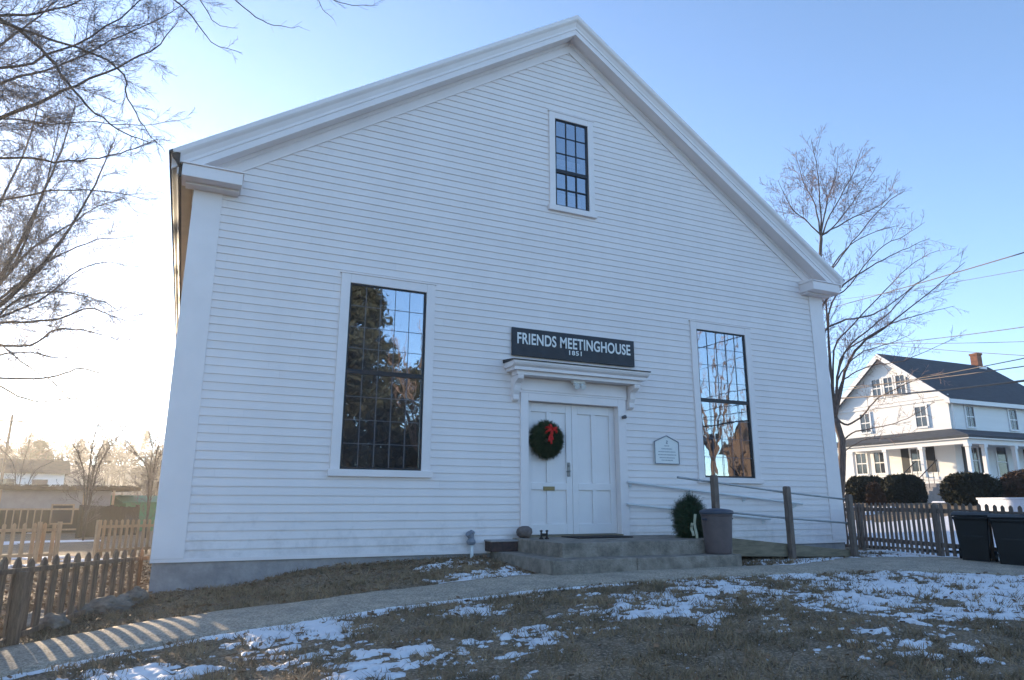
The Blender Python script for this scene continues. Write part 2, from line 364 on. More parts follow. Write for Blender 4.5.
def path_d(X, Y):                                # signed distance outside the path edge (approx.)
    sh = X.shape; x = X.ravel(); y = Y.ravel(); out = np.empty(len(x))
    for k in range(0, len(x), 20000):
        d = np.hypot(x[k:k+20000, None]-PC[None, ::3, 0], y[k:k+20000, None]-PC[None, ::3, 1]); j = d.argmin(1)
        # perpendicular distance to the centre line, compared with the half width
        jj = np.clip(j*3, 1, NP-2); T = PC[jj+1]-PC[jj-1]; T /= np.linalg.norm(T, axis=1)[:, None]
        N = np.stack([-T[:, 1], T[:, 0]], 1); e = np.abs(((PF-PN)[jj]*N).sum(1))/2
        dx = x[k:k+20000]-PC[jj, 0]; dy = y[k:k+20000]-PC[jj, 1]
        out[k:k+20000] = np.abs(dx*N[:, 0]+dy*N[:, 1])-e
    return out.reshape(sh)
def proj(X, Y, Z):
    dx, dy, dz = X-CAM.x, Y-CAM.y, Z-CAM.z
    zc = dx*AF.x+dy*AF.y+dz*AF.z; zc = np.where(zc > .3, zc, np.nan)
    return 512+F_PX*(dx*AR.x+dy*AR.y+dz*AR.z)/zc, 340-F_PX*(dx*AU.x+dy*AU.y+dz*AU.z)/zc

# snow: where it still lies on the lawn (density traced from the photograph), broken up by noise
DU = np.arange(0, 1051, 50); DV = np.array([560, 575, 587, 597, 606, 616, 626, 636, 650, 665, 680, 700])
DEN = np.array([
 [.1,.1,.1,.1,.1,.1,.1,.1,.15,.55,.3,.2,.2,.2,.2,.6,.5,.6,.8,.6,.6,.6],
 [.1,.1,.1,.1,.1,.1,.1,.2,.35,.55,.6,.2,.3,.3,.3,.7,.6,.5,.6,.8,.85,.85],
 [.1,.1,.1,.1,.2,.2,.2,.2,.2,.3,.3,.3,.3,.45,.65,.75,.8,.75,.8,.8,.85,.85],
 [.1,.1,.1,.1,.1,.1,.1,.1,.1,.3,.3,.3,.6,.8,.75,.6,.7,.6,.6,.55,.65,.65],
 [.1,.1,.1,.1,.1,.1,.1,.1,.1,.2,.2,.35,.75,.9,.7,.45,.45,.5,.35,.45,.5,.5],
 [.1,.1,.1,.1,.1,.2,.3,.3,.2,.2,.25,.6,.6,.85,.75,.4,.35,.5,.6,.55,.5,.5],
 [.2,.2,.1,.2,.3,.6,.7,.65,.2,.2,.35,.85,.5,.6,.45,.35,.3,.45,.55,.5,.4,.4],
 [.3,.3,.3,.4,.6,.6,.6,.4,.3,.55,.65,.75,.3,.35,.35,.3,.3,.4,.5,.4,.35,.35],
 [.4,.5,.5,.5,.4,.4,.3,.45,.7,.5,.3,.3,.25,.3,.3,.3,.3,.35,.35,.35,.35,.35],
 [.5,.5,.6,.7,.5,.3,.5,.85,.8,.3,.2,.2,.2,.2,.28,.3,.28,.28,.3,.33,.33,.33],
 [.5,.6,.7,.7,.6,.4,.5,.8,.6,.2,.2,.2,.2,.2,.25,.28,.25,.25,.3,.33,.33,.33],
 [.5,.6,.7,.7,.6,.4,.5,.6,.5,.2,.2,.2,.2,.2,.25,.28,.25,.25,.3,.33,.33,.33]])
def density(X, Y):
    Z = G(X, Y); u, v = proj(X, Y, Z)
    u = np.nan_to_num(u, nan=500); v = np.nan_to_num(v, nan=700)
    uu = np.clip(u/50, 0, 20.999); vv = np.interp(v, DV, np.arange(len(DV))); vv = np.clip(vv, 0, len(DV)-1.001)
    i = uu.astype(int); j = vv.astype(int); fu = uu-i; fv = vv-j
    return (DEN[j, i]*(1-fu)+DEN[j, i+1]*fu)*(1-fv)+(DEN[j+1, i]*(1-fu)+DEN[j+1, i+1]*fu)*fv
sx = np.arange(-9, 8.4, .026); sy = np.arange(-8.6, .1, .026)
X, Y = np.meshgrid(sx, sy, indexing='ij')
n1 = fbm(X*.75, Y*1.1, 1.3, 3, 11); n2 = fbm(X*.9, Y*1.5, 5.5, 5, 21, .78)
n3 = fbm(X*.8, Y*1.4, 15, 3, 25, .7); N = .32*n1+.48*n2+.20*n3; N = (N-N.mean())/N.std()
pd = path_d(X, Y); D = np.maximum(density(X, Y), .34)
edge = np.exp(-((pd-.05)/.055)**2)*1.15*sst(.30, .55, fbm(X, Y, .9, 3, 77)+.06*(X < 1))
sc = (D-.60)*3.8+N*.86 - 3.*np.clip(.03-pd, 0, .2)*10
sc = np.maximum(sc, (edge-.62)*2.2+.30*N)
sc = np.where(pd < .0, -1, sc)
sc = np.where((Y > -2.2) & (D < .345), -1, sc); wallgap = (Y > -.12)
sc = np.where(wallgap | ((X > -1.75) & (X < 5.4) & (Y > -2.16-.0*X) & (X < 1.75)) | ((X > 1.6) & (X < 5.2) & (Y > -1.25)), -1, sc)
sc = np.where((X > 6.3) & (Y > -6), sc+.3, sc)
h = .055*np.clip(sc, -.3, 1.)**1.0
h = np.where(sc > 0, .002+.026*(1-np.exp(-np.clip(sc, 0, 3)*1.3)), -.03)
h = h+.012*(fbm(X, Y, 14, 3, 5)-.5)
struct(grid_mesh('snow_patches', sx, sy, G(X, Y)+(fbm(X, Y, 1.1, 5, 3)-.5)*.05-.012+h, M['snow'], keep=(sc > 0)), 'stuff')
SNOW = (sx, sy, sc)
# snow-covered yards beyond the right-hand fence
sx2 = np.arange(7.9, 40, .16); sy2 = np.arange(-14, 26, .16); X, Y = np.meshgrid(sx2, sy2, indexing='ij')
s2 = .72-fbm(X, Y, .45, 5, 41)-sst(11.5, 13.5, X-.15*Y)*.42
struct(grid_mesh('snow_field', sx2, sy2, G(X, Y)+np.where(s2 > 0, .05, -.06)+.02*fbm(X, Y, 1.5, 4, 8), M['snow'], keep=s2 > -.01), 'stuff')
# thin snow in the neighbour's yard on the left
sx3 = np.arange(-30, -6.9, .12); sy3 = np.arange(8, 48, .12); X, Y = np.meshgrid(sx3, sy3, indexing='ij')
s3 = fbm(X*.5, Y, .35, 5, 91)-.67
struct(grid_mesh('snow_remnants', sx3, sy3, G(X, Y)+np.where(s3 > 0, .03, -.06), M['snow'], keep=s3 > 0), 'stuff')

# dead grass blades and leaf litter
rn = np.random.RandomState(12)
def scatter(n, x0, x1, y0, y1):
    x = rn.uniform(x0, x1, n); y = rn.uniform(y0, y1, n); return x, y
def lookup(x, y):
    i = np.clip(((x-SNOW[0][0])/.026).astype(int), 0, len(sx)-1); j = np.clip(((y-SNOW[1][0])/.026).astype(int), 0, len(sy)-1); return SNOW[2][i, j]
def blocked(x, y): return ((x > -1.75) & (x < 1.8) & (y > -2.2)) | ((x > 1.6) & (x < 5.3) & (y > -1.3)) | ((y > -.06) & (x > -6.5) & (x < 6.5))
x1, y1 = scatter(260000, -9, 6.6, -8.2, 1.0)
dist = np.hypot(x1-CAM.x, y1-CAM.y)
k = (path_d(x1, y1) > .01+.0*x1) & (~blocked(x1, y1)) & (rn.rand(len(x1)) < np.clip(1.15-dist*.045, .35, 1))
sl = lookup(x1, y1); k &= (sl < .15) | (rn.rand(len(x1)) < .12)
clump = fbm(x1, y1, 3.5, 3, 61); k &= rn.rand(len(x1)) < sst(.32, .6, clump)*.9+.12
x1, y1 = x1[k], y1[k]; z1 = G(x1, y1)-.01
n = len(x1); a = rn.uniform(0, 6.283, n); hh = rn.uniform(.025, .075, n)*(.6+.8*clump[k]); ln = rn.uniform(.1, 1.6, n)*hh; la = rn.uniform(0, 6.283, n); ww = rn.uniform(.0022, .0045, n)*(1+.08*dist[k])
V = np.zeros((n, 3, 3)); V[:, 0] = np.stack([x1-ww*np.cos(a), y1-ww*np.sin(a), z1], 1); V[:, 1] = np.stack([x1+ww*np.cos(a), y1+ww*np.sin(a), z1], 1)
V[:, 2] = np.stack([x1+ln*np.cos(la), y1+ln*np.sin(la), z1+hh], 1)
struct(tri_mesh('grass', V, M['blade']), 'stuff')
x1, y1 = scatter(90000, -14, 6.5, -8, 9)
wl = np.exp(-np.clip(-y1, 0, 9)/1.1)*(y1 < .0)*.9+.10+(y1 > 0)*.9*(x1 < -6.4)
wl += 1.0*np.exp(-((x1+1.9)**2+(y1+1.0)**2)/.25)
k = (path_d(x1, y1) > .0) & (~blocked(x1, y1)) & (rn.rand(len(x1)) < wl) & ~((lookup(x1, y1) > .1) & (rn.rand(len(x1)) < .85) & (y1 < 0))
x1, y1 = x1[k], y1[k]; n = len(x1); z1 = G(x1, y1)+rn.uniform(.005, .03, n)
A = rn.normal(size=(n, 3)); A /= np.linalg.norm(A, axis=1)[:, None]; A[:, 2] *= .45; B = rn.normal(size=(n, 3)); B[:, 2] *= .45
s = rn.uniform(.015, .04, n)[:, None]; P = np.stack([x1, y1, z1], 1)
V = np.stack([P-A*s, P+A*s, P+B*s*.8], 1); V2 = np.stack([P-A*s, P+A*s, P-B*s*.7], 1)
struct(tri_mesh('fallen_leaves', np.concatenate([V, V2]), M['litter']), 'stuff')

# ------------------------------------------------------------------ meetinghouse
W, EXPO, SL, DEEP = 6.455, .121, .667, 19.0
mh = thing('meetinghouse', 'large white clapboard meetinghouse with a wide front gable and double doors', 'building')
TOPF = 9.62                                      # siding apex
def halfw(z): return min(W-.30, max(0, (TOPF-z)/SL))
OPEN = [(-3.461-.66, -3.461+.66, 1.22, 4.19), (3.461-.66, 3.461+.66, 1.22, 4.19), (-.375, .415, 6.19, 8.07), (-.96, .92, -.02, 2.51)]
def courses(b, z0, z1, half, opens, T):
    z = z0; rr = random.Random(3)
    while z < z1:
        zt = z+EXPO; cuts = sorted({z, zt} | {e for o in opens for e in (o[2], o[3]) if z < e < zt})
        for a, c in zip(cuts, cuts[1:]):
            xl, xr = -half(a), half(a); xl2, xr2 = -half(c), half(c)
            if xr-xl < .02: continue
            sp = [(xl, xr, xl2, xr2)]
            for o in opens:
                if o[2] < (a+c)/2 < o[3]:
                    ns = []
                    for (l, r, l2, r2) in sp:
                        if o[1] <= l or o[0] >= r: ns.append((l, r, l2, r2)); continue
                        if o[0] > l: ns.append((l, o[0], l2, o[0]))
                        if o[1] < r: ns.append((o[1], r, o[1], r2))
                    sp = ns
            ya = .016*(1-(a-z)/EXPO)+.003; yc = .016*(1-(c-z)/EXPO)+.003
            for l, r, l2, r2 in sp:
                m_ = max(1, int((r-l)/.7)); J = lambda x, zz: (.0010*math.sin(x*2.1+zz*37)+.0007*math.sin(x*5.3+zz*91)) if zz == z or zz == zt else 0
                for q in range(m_):
                    t0, t1 = q/m_, (q+1)/m_; xa, xb, xc, xd = l+(r-l)*t0, l+(r-l)*t1, l2+(r2-l2)*t1, l2+(r2-l2)*t0
                    b.add([T(Vector(p)) for p in ((xa, -ya, a+J(xa, a)), (xb, -ya, a+J(xb, a)), (xc, -yc, c+J(xc, c)), (xd, -yc, c+J(xd, c)))], [(0, 1, 2, 3)])
                    if a == z: b.add([T(Vector(p)) for p in ((xa, .004, a+J(xa, a)), (xb, .004, a+J(xb, a)), (xb, -ya, a+J(xb, a)), (xa, -ya, a+J(xa, a)))], [(0, 1, 2, 3)])
        z = zt
b = MB(); courses(b, 0, TOPF, halfw, OPEN, lambda p: p); b.build('front_wall', M['siding'], mh)
def sideT(sgn): return lambda p: Vector((sgn*(W+.02+(-p.y)-.02), DEEP/2+sgn*p.x, p.z)) if sgn > 0 else Vector((-(W+(-p.y)), DEEP/2-p.x, p.z))
for sg in (-1, 1):
    b = MB(); courses(b, 0, 5.36, lambda z: DEEP/2-.1, [], sideT(sg))
    b.build('side_wall', M['siding'], mh)
b = MB(); b.add([(-W, DEEP, 0), (W, DEEP, 0), (W, DEEP, 5.6), (0, DEEP, 9.9), (-W, DEEP, 5.6)], [(0, 1, 2, 3, 4)]); b.build('rear_wall', M['siding'], mh)
# inside: dark rooms behind the glass
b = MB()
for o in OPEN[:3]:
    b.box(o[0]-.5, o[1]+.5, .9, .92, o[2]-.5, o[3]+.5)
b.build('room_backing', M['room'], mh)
b = MB(); b.box(-W-.005, W+.005, .012, .35, -1.1, -.004); b.box(-W-.005, -W+.3, .35, DEEP, -1.1, -.004); b.box(W-.3, W+.005, .35, DEEP, -1.1, -.004)
b.build('foundation', M['concrete'], mh)
b = MB(); b.box(-W-.03, W+.03, -.026, -.002, -.035, .012); b.build('drip_board', M['trim'], mh)
# corner boards
for sg in (-1, 1):
    b = MB(); x0, x1 = sorted((sg*(W+.028), sg*(W-.37))); b.box(x0, x1, -.034, .10, .0121, 5.30); b.build('corner_board', M['trim'], mh, bevel=.004)
# frieze along the rakes, soffit, fascia and crown, roof
def rake(profile, name, m, x_out, parent=mh, bevel=0):
    """profile: (y, dz below roof surface line) polygon, swept along both slopes"""
    b = MB(); n = len(profile)
    rows = []
    for x in (-x_out, 0, x_out):
        rows.append([(x, y, 10.205-SL*abs(x)+dz) for y, dz in profile])
    vs = rows[0]+rows[1]+rows[2]
    fs = [tuple(range(n)), tuple(reversed(range(2*n, 3*n)))]
    for r in (0, 1):
        for i in range(n): j = (i+1) % n; fs.append((r*n+i, r*n+j, (r+1)*n+j, (r+1)*n+i))
    b.add(vs, fs); return b.build(name, m, parent, bevel=bevel)
rake([(-.036, -.385), (-.036, -.605), (.02, -.605), (.02, -.385)], 'frieze_board', M['trim'], W+.02)
rake([(-.060, -.36), (-.060, -.42), (-.036, -.44), (-.034, -.36)], 'bed_moulding', M['trim'], W+.02)
rake([(-.285, -.345), (.03, -.345), (.03, -.36), (-.285, -.36)], 'rake_soffit', M['trim'], 6.68)
rake([(-.310, -.255), (-.310, -.372), (-.283, -.372), (-.283, -.255)], 'rake_fascia', M['trim'], 6.72)
rake([(-.322, -.20), (-.322, -.253), (-.28, -.253), (-.28, .018), (-.40, .018), (-.40, -.055), (-.385, -.085), (-.352, -.12), (-.336, -.165)], 'crown_moulding', M['trim'], 6.80)
def roof_slab(T0, T1, xo, y0, y1):
    b = MB()
    for sg in (-1, 1):
        vs = [(0, y0, 10.205+T1), (sg*xo, y0, 10.205-SL*xo+T1), (sg*xo, y1, 10.205-SL*xo+T1), (0, y1, 10.205+T1)]
        vs += [(x, y, z+T0-T1) for x, y, z in vs]
        b.add(vs, [(0, 1, 2, 3), (7, 6, 5, 4), (0, 4, 5, 1), (1, 5, 6, 2), (2, 6, 7, 3)])
    return b
roof_slab(-.012, .021, 6.85, -.396, DEEP+.4).build('roof', M['shingle'], mh)
for sg in (-1, 1):
    # side eave: box cornice with fascia and soffit
    b = MB(); zt = 10.205-SL*6.82-.03
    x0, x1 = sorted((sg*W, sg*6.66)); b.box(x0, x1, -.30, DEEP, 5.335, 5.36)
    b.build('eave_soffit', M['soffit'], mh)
    b = MB(); x0, x1 = sorted((sg*6.66, sg*6.70)); b.box(x0, x1, -.33, DEEP+.3, 5.31, 5.53); b.build('eave_fascia', M['eave_shade' if sg < 0 else 'trim'], mh)  # left side gets the painted shade brown, right side plain trim
    b = MB(); pr = [(6.70, 5.45), (6.72, 5.47), (6.75, 5.53), (6.80, 5.57), (6.82, 5.60), (6.82, zt+.02), (6.70, zt+.02)]
    b.prism([(sg*x, 0, z) for x, z in pr], (0, -.40, 0), (0, DEEP+.35, 0)); b.build('eave_gutter', M['eave_shade' if sg < 0 else 'trim'], mh)
    b = MB(); x0, x1 = sorted((sg*(W+.02), sg*(W+.04))); b.box(x0, x1, .05, DEEP, 5.06, 5.33); b.build('frieze_board', M['soffit'], mh)  # same painted bounce tint as the soffit
    # cornice return on the front
    b = MB(); xi = 5.84
    x0, x1 = sorted((sg*xi, sg*6.655)); b.box(x0, x1, -.395, -.002, 5.315, 5.50)
    x0, x1 = sorted((sg*(xi+.03), sg*6.60)); b.box(x0, x1, -.20, -.004, 5.278, 5.3148)
    xa, xb = sg*(xi-.02), sg*6.68
    b.prism([(0, -.42, 5.5003), (0, -.0, 5.5003), (0, -.0, 5.60), (0, -.42, 5.525)], (xa, 0, 0), (xb, 0, 0))
    b.build('cornice_return', M['trim'], mh, bevel=.006)

def window(cx, hw, z0, z1, zm, cas, cols, rows, glass, front, mun, curtain=False):
    """flush black sash windows in a white casing; muntins stand behind the outer pane"""
    b = MB(); y0 = -.047
    b.box(cx-hw-cas, cx-hw, y0, .0, z0-.0, z1+cas); b.box(cx+hw, cx+hw+cas, y0, .0, z0, z1+cas)
    b.box(cx-hw+.0005, cx+hw-.0005, y0+.001, .0, z1, z1+cas-.001)
    b.box(cx-hw-cas-.03, cx+hw+cas+.03, y0-.03, .0, z0-.105, z0-.001)
    b.box(cx-hw-cas-.02, cx+hw+cas+.02, y0-.012, .0, z1+cas+.0005, z1+cas+.025)
    root = b.build('window', M['trim'], mh, bevel=.004)
    b = MB(); f = front
    for (xa, xb, za, zb) in ((cx-hw, cx-hw+f, z0, z1), (cx+hw-f*1.25, cx+hw, z0, z1), (cx-hw+f, cx+hw-f*1.25, z0, z0+f*1.1), (cx-hw+f, cx+hw-f*1.25, z1-f*.8, z1), (cx-hw+f, cx+hw-f*1.25, zm-.035, zm+.035)):
        b.box(xa, xb, -.024, .03, za, zb)
    b.build('sash', M['sash'], root)
    b = MB()
    for (za, zb, yy) in ((z0+f, zm-.03, .004), (zm+.03, z1-f*.7, -.006)):
        b.add([(cx-hw+f*.5, yy, za), (cx+hw-f*.5, yy, za), (cx+hw-f*.5, yy, zb), (cx-hw+f*.5, yy, zb)], [(0, 1, 2, 3)])
    b.build('pane', glass, root)
    b = MB(); mw = mun
    my0, my1 = (-.0165, -.0095)
    for (za, zb, r) in ((z0+f, zm-.03, rows[0]), (zm+.03, z1-f*.7, rows[1])):
        xa, xb = cx-hw+f, cx+hw-f*1.25
        for i in range(1, cols): x = xa+(xb-xa)*i/cols; b.box(x-mw/2, x+mw/2, my0, my1, za, zb)
        for j in range(1, r): z = za+(zb-za)*j/r; b.box(xa, xb, my0+.001, my1-.001, z-mw/2, z+mw/2)
    b.build('muntins', M['muntin'] if not curtain else M['sash'], root)
    if curtain:
        b = MB(); 
        b.box(cx-hw, cx+hw, .30, .31, z0-.1, z0+.45); b.build('blind', M['curtain'], root); b = MB(); b.box(cx-hw, cx+hw, .30, .31, z0+1.05, z0+1.18); b.build('blind', M['curtain'], root)
    return root
for sg in (-1, 1): window(sg*3.461, .635, 1.235, 4.16, 2.735, .145, 5, (4, 4), M['glass'], .03, .007)
window(.02, .37, 6.21, 8.045, 6.95, .125, 3, (2, 3), M['glass_up'], .035, .022, True)

# door surround, hood, doors
DX0, DX1, DZ = -.945, .885, 2.47
b = MB()
b.box(-1.09, DX0, -.055, -.001, .2, 2.60); b.box(DX1, 1.05, -.055, -.001, .2, 2.60)
b.box(DX0+.0005, DX1-.0005, -.054, -.001, DZ, 2.599)
b.box(-1.12, 1.08, -.060, -.001, 2.60, 2.86)
b.box(-1.09, 1.05, -.062, -.001, .1, .199)
ds = b.build('door_surround', M['trim'], mh, bevel=.004)
b = MB()
b.box(-1.085, 1.045, -.075, -.0605, 2.64, 2.665)
b.build('architrave_bead', M['trim'], ds)
b = MB(); b.box(DX0-.02, DX0, -.0, .16, .2, DZ); b.box(DX1, DX1+.02, 0, .16, .2, DZ); b.box(DX0, DX1, 0, .16, DZ, DZ+.02); b.build('door_jamb', M['trim'], mh)
b = MB(); b.box(DX0, DX1, -.10, .16, .19, .222); b.build('threshold', M['ramp_wood'], mh)
mid = -.02
for i, (a, c) in enumerate(((DX0+.004, mid-.003), (mid+.003, DX1-.004))):
    b = MB(); z0, z1 = .228, DZ-.006; y = .085
    ym = y+.028
    st = .115; cx = (a+c)/2
    panels = []
    for (pz0, pz1) in ((z0+.17, z0+.74), (z0+.86, z1-.16)):
        for (pa, pc) in ((a+st, cx-.045), (cx+.045, c-st)): panels.append((pa, pc, pz0, pz1))
    b.box(a, c, ym, ym+.02, z0, z1)
    # stiles and rails as proud strips
    b.box(a, a+st, y, ym, z0, z1); b.box(c-st, c, y, ym, z0, z1)
    b.box(cx-.045, cx+.045, y, ym, z0+.1701, z0+.7399); b.box(cx-.045, cx+.045, y, ym, z0+.8601, z1-.1601)
    for (ra, rb) in ((z0, z0+.17), (z0+.74, z0+.86), (z1-.16, z1)): b.box(a+st, c-st, y+.0004, ym, ra, rb)
    d = b.build('door', M['door'], mh, bevel=.006)
    if i == 0:
        b = MB(); b.box(-.125, -.065, y-.012, y-.0005, 1.20, 1.44); b.build('lock_plate', M['steel'], d, bevel=.004)
        b = MB(); b.tube([(-.095, y-.01, 1.29), (-.095, y-.055, 1.29), (-.10, y-.06, 1.285), (-.17, y-.06, 1.28)], [.011, .011, .011, .008], 8)
        b.build('handle', M['steel'], d, smooth=True); b = MB(); b.tube([(-.095, y-.012, 1.39), (-.095, y-.03, 1.39)], .02, 10); b.build('deadbolt', M['steel'], d)
        b = MB(); b.box(-.60, -.38, y-.012, y-.0005, .955, 1.025); b.box(-.575, -.405, y-.016, y-.0125, .973, 1.007); b.build('mail_slot', M['brass'], d, bevel=.003)
b = MB()
HX0, HX1 = -1.375, 1.335
b.box(HX0+.02, HX1-.02, -.36, -.001, 2.935, 2.99)
b.box(HX0+.10, HX1-.10, -.30, -.061, 2.865, 2.9348)
pr = [(-.36, 2.9902), (-.40, 3.02), (-.42, 3.055), (-.42, 3.085), (-.02, 3.085), (-.02, 2.9902)]
b.prism([(0, y, z) for y, z in pr], (HX0-.02, 0, 0), (HX1+.02, 0, 0))
hood = b.build('door_hood', M['trim'], mh, bevel=.004)
b = MB(); b.prism([(0, -.44, 3.086), (0, -.44, 3.10), (0, -.001, 3.15), (0, -.001, 3.086)], (HX0-.04, 0, 0), (HX1+.04, 0, 0)); b.build('hood_roofing', M['shutter'], hood)
for sg, xc in ((-1, -1.20), (1, 1.16)):
    b = MB(); pr = [(-.001, 2.8645), (-.295, 2.8645), (-.295, 2.84), (-.285, 2.80), (-.22, 2.76), (-.17, 2.74), (-.15, 2.70), (-.135, 2.62), (-.10, 2.55), (-.10, 2.47), (-.07, 2.44), (-.001, 2.44)]
    b.prism([(0, y, z) for y, z in pr], (xc-.055, 0, 0), (xc+.055, 0, 0)); b.build('bracket', M['trim'], hood, bevel=.006)
b = MB(); b.box(-.13, .11, -.20, -.10, 2.815, 2.8645)
for x in (-.075, .055):
    b.tube([(x, -.15, 2.80), (x, -.24, 2.74)], [.035, .05], 12)
b.box(-.03, .01, -.17, -.13, 2.77, 2.815)
b.build('porch_light', M['white'], hood, bevel=.003)
b = MB(); b.tube([(.985, -.056, 2.28), (.985, -.12, 2.28)], [.03, .035], 12); b.tube([(.985, -.12, 2.28), (.985, -.15, 2.265)], [.038, .02], 12); b.build('door_lamp', M['steel'], mh, smooth=False)
# wall handrail of the ramp
def wallrail(p, q, n):
    b = MB(); b.tube([p, q], .021, 10)
    r = b.build('wall_handrail', M['pipe_wall'], mh, smooth=True)
    for i in range(n):
        t = .02+.94*i/(n-1); a = Vector(p).lerp(Vector(q), t); b = MB(); b.tube([a-Vector((0, 0, .02)), a+Vector((0, .02, -.06)), Vector((a.x, -.018, a.z-.06))], .01, 6)
        b.box(a.x-.025, a.x+.025, -.026, -.016, a.z-.1, a.z-.02); b.build('rail_bracket', M['pipe_wall'], r)
wallrail((1.02, -.085, 1.118), (5.25, -.085, .745), 4)
wallrail((.99, -.085, .735), (4.35, -.085, .45), 3)
# vent pipe left of the steps
b = MB(); b.tube([(-1.97, -.10, -.2), (-1.97, -.10, .10)], .028, 12)
vp = thing('vent_pipe', 'short white pipe with a hooded grey vent cap left of the steps', 'pipe', (-1.97, -.1, -.1)); b.build('pipe', M['white'], vp, smooth=True)
b = MB(); b.lathe([(.035, .10), (.06, .11), (.075, .15), (.05, .20), (.045, .27), (.06, .28), (.06, .30), (.01, .33)], (-1.985, -.10, 0), 14); b.tube([(-1.985, -.10, .22), (-2.05, -.13, .28)], [.045, .05], 10); b.build('cap', M['ink'], vp)

# ------------------------------------------------------------------ letters
def text_mesh(name, s, size, xw, depth, m, parent, loc, off=0., spacing=1.):
    cu = bpy.data.curves.new(name, 'FONT'); cu.body = s; cu.size = size; cu.extrude = depth; cu.offset = off; cu.align_x = 'CENTER'; cu.align_y = 'CENTER'; cu.space_character = spacing
    to = bpy.data.objects.new(name+'_src', cu); C.objects.link(to)
    dg = bpy.context.evaluated_depsgraph_get(); me = bpy.data.meshes.new_from_object(to.evaluated_get(dg)); bpy.data.objects.remove(to)
    xsv = [v.co.x for v in me.vertices]; wd = max(xsv)-min(xsv); mx = (max(xsv)+min(xsv))/2
    ysv = [v.co.y for v in me.vertices]; my = (max(ysv)+min(ysv))/2
    k = xw/wd; ky = size/(max(ysv)-min(ysv))
    for v in me.vertices: x, y, z = v.co; v.co = ((x-mx)*k+loc[0], loc[1]-z, (y-my)*ky+loc[2])
    me.materials.clear(); me.materials.append(m); me.name = name
    o = bpy.data.objects.new(name, me); C.objects.link(o)
    if parent: o.parent = parent; o.matrix_parent_inverse = Matrix.Translation(-parent.location)
    return o
sg = thing('name_sign', 'dark charcoal sign board with white capitals above the door hood', 'sign', (0, -.04, 3.49))
b = MB(); b.box(-1.262, 1.285, -.062, -.024, 3.243, 3.74); b.build('board', M['sign'], sg, bevel=.003)
text_mesh('lettering', 'FRIENDS MEETINGHOUSE', .205, 2.36, .002, M['white'], sg, (.015, -.065, 3.555), .004, 1.05)
text_mesh('year_numerals', '1851', .085, .26, .002, M['white'], sg, (.0, -.065, 3.385), .0018, 1.15)
pq = thing('wall_plaque', 'small white house-shaped plaque with grey border right of the door', 'plaque', (1.94, -.03, 1.7))
pl = [(1.67, 1.465), (2.22, 1.465), (2.22, 1.87), (1.945, 1.985), (1.67, 1.87)]
b = MB(); b.prism([(x, 0, z) for x, z in pl], (0, -.024, 0), (0, -.048, 0)); b.build('board', M['white'], pq)
b = MB()
for i in range(5):
    p, q = pl[i], pl[(i+1) % 5]; b.bar((p[0], -.052, p[1]), (q[0], -.052, q[1]), .014, .010 if i not in (2, 3) else .024, up=Vector((0, 1, 0)))
b.build('border', M['ink'], pq)
b = MB()                                          # emblem and lines of small lettering, unreadable in the photograph
b.build('emblem', M['ink'], pq) if False else None
b.box(1.935, 1.97, -.050, -.0482, 1.885, 1.895); b.box(1.95, 1.97, -.050, -.0482, 1.86, 1.885); b.box(1.935, 1.955, -.050, -.0482, 1.845, 1.86); b.box(1.93, 1.975, -.050, -.0482, 1.835, 1.845)
rr = random.Random(4)
for z, w_ in ((1.795, .10), (1.74, .24), (1.685, .38), (1.63, .40), (1.575, .34), (1.53, .26)):
    x = 1.945-w_/2
    while x < 1.945+w_/2: l = rr.uniform(.008, .016); b.box(x, x+l, -.0495, -.0482, z-.008, z+.008); x += l+rr.uniform(.005, .012)
b.build('lettering', M['ink'], pq)

# ------------------------------------------------------------------ steps, mat, scraper, ramp
st = thing('concrete_steps', 'two wide concrete steps in front of the white double doors', 'steps', (0, -1, -.2))
b = MB(); b.box(-1.255, 1.85, -1.74, -.066, -.3, .198); b.build('landing', M['granite'], st, bevel=.012, seg=3)
b = MB(); b.box(-1.62, -.265, -2.12, .008, -.45, .0); b.build('lower_step', M['granite'], st, bevel=.012, seg=3)
b = MB(); b.box(-.258, 1.66, -2.125, -.02, -.45, -.006); b.build('lower_step', M['granite'], st, bevel=.012, seg=3)
bs = thing('brick_block', 'dark red brick step block between the wall and left end of steps', 'brick block', (-1.6, -.2, 0))
b = MB(); b.box(-1.72, -1.262, -.30, -.03, .002, .15); b.build('block', M['brick'], bs, bevel=.006)
b = MB(); b.box(-1.735, -1.262, -.315, -.03, .1505, .175); b.build('cap_slab', M['concrete'], bs, bevel=.004)
b = MB(); b.box(-.42, .62, -.78, -.20, .2, .216); tag(b.build('doormat', M['matt'], None, bevel=.006), 'dark brown doormat lying on the landing before the doors', 'doormat')
sb = thing('boot_scraper', 'small black iron boot scraper on the landing left of the doormat', 'boot scraper', (-.95, -.62, .2))
for x in (-1.03, -.93):
    b = MB(); b.tube([(x, -.66, .198), (x, -.66, .32)], .014, 8); b.tube([(x-.022, -.66, .318), (x, -.66, .33), (x+.022, -.66, .318)], .010, 6)
    b.tube([(x, -.60, .198), (x, -.66, .23), (x, -.72, .198)], .012, 6)
    b.build('upright', M['black'], sb)
b = MB(); b.box(-1.03, -.93, -.664, -.656, .24, .285); b.build('blade', M['black'], sb)
me = MB(); me.lathe([(.02, 0), (.08, .005), (.12, .04), (.135, .09), (.12, .14), (.07, .175), (.02, .18)], (-1.10, -.20, .198), 18)
o = me.build('door_stone', M['stone_ball'], None, smooth=True); tag(o, 'round brown stone on the landing at the left door casing', 'stone')
for v in o.data.vertices:
    q = mnoise.noise(v.co*7)*.018; v.co.x += q*1.5; v.co.z += q
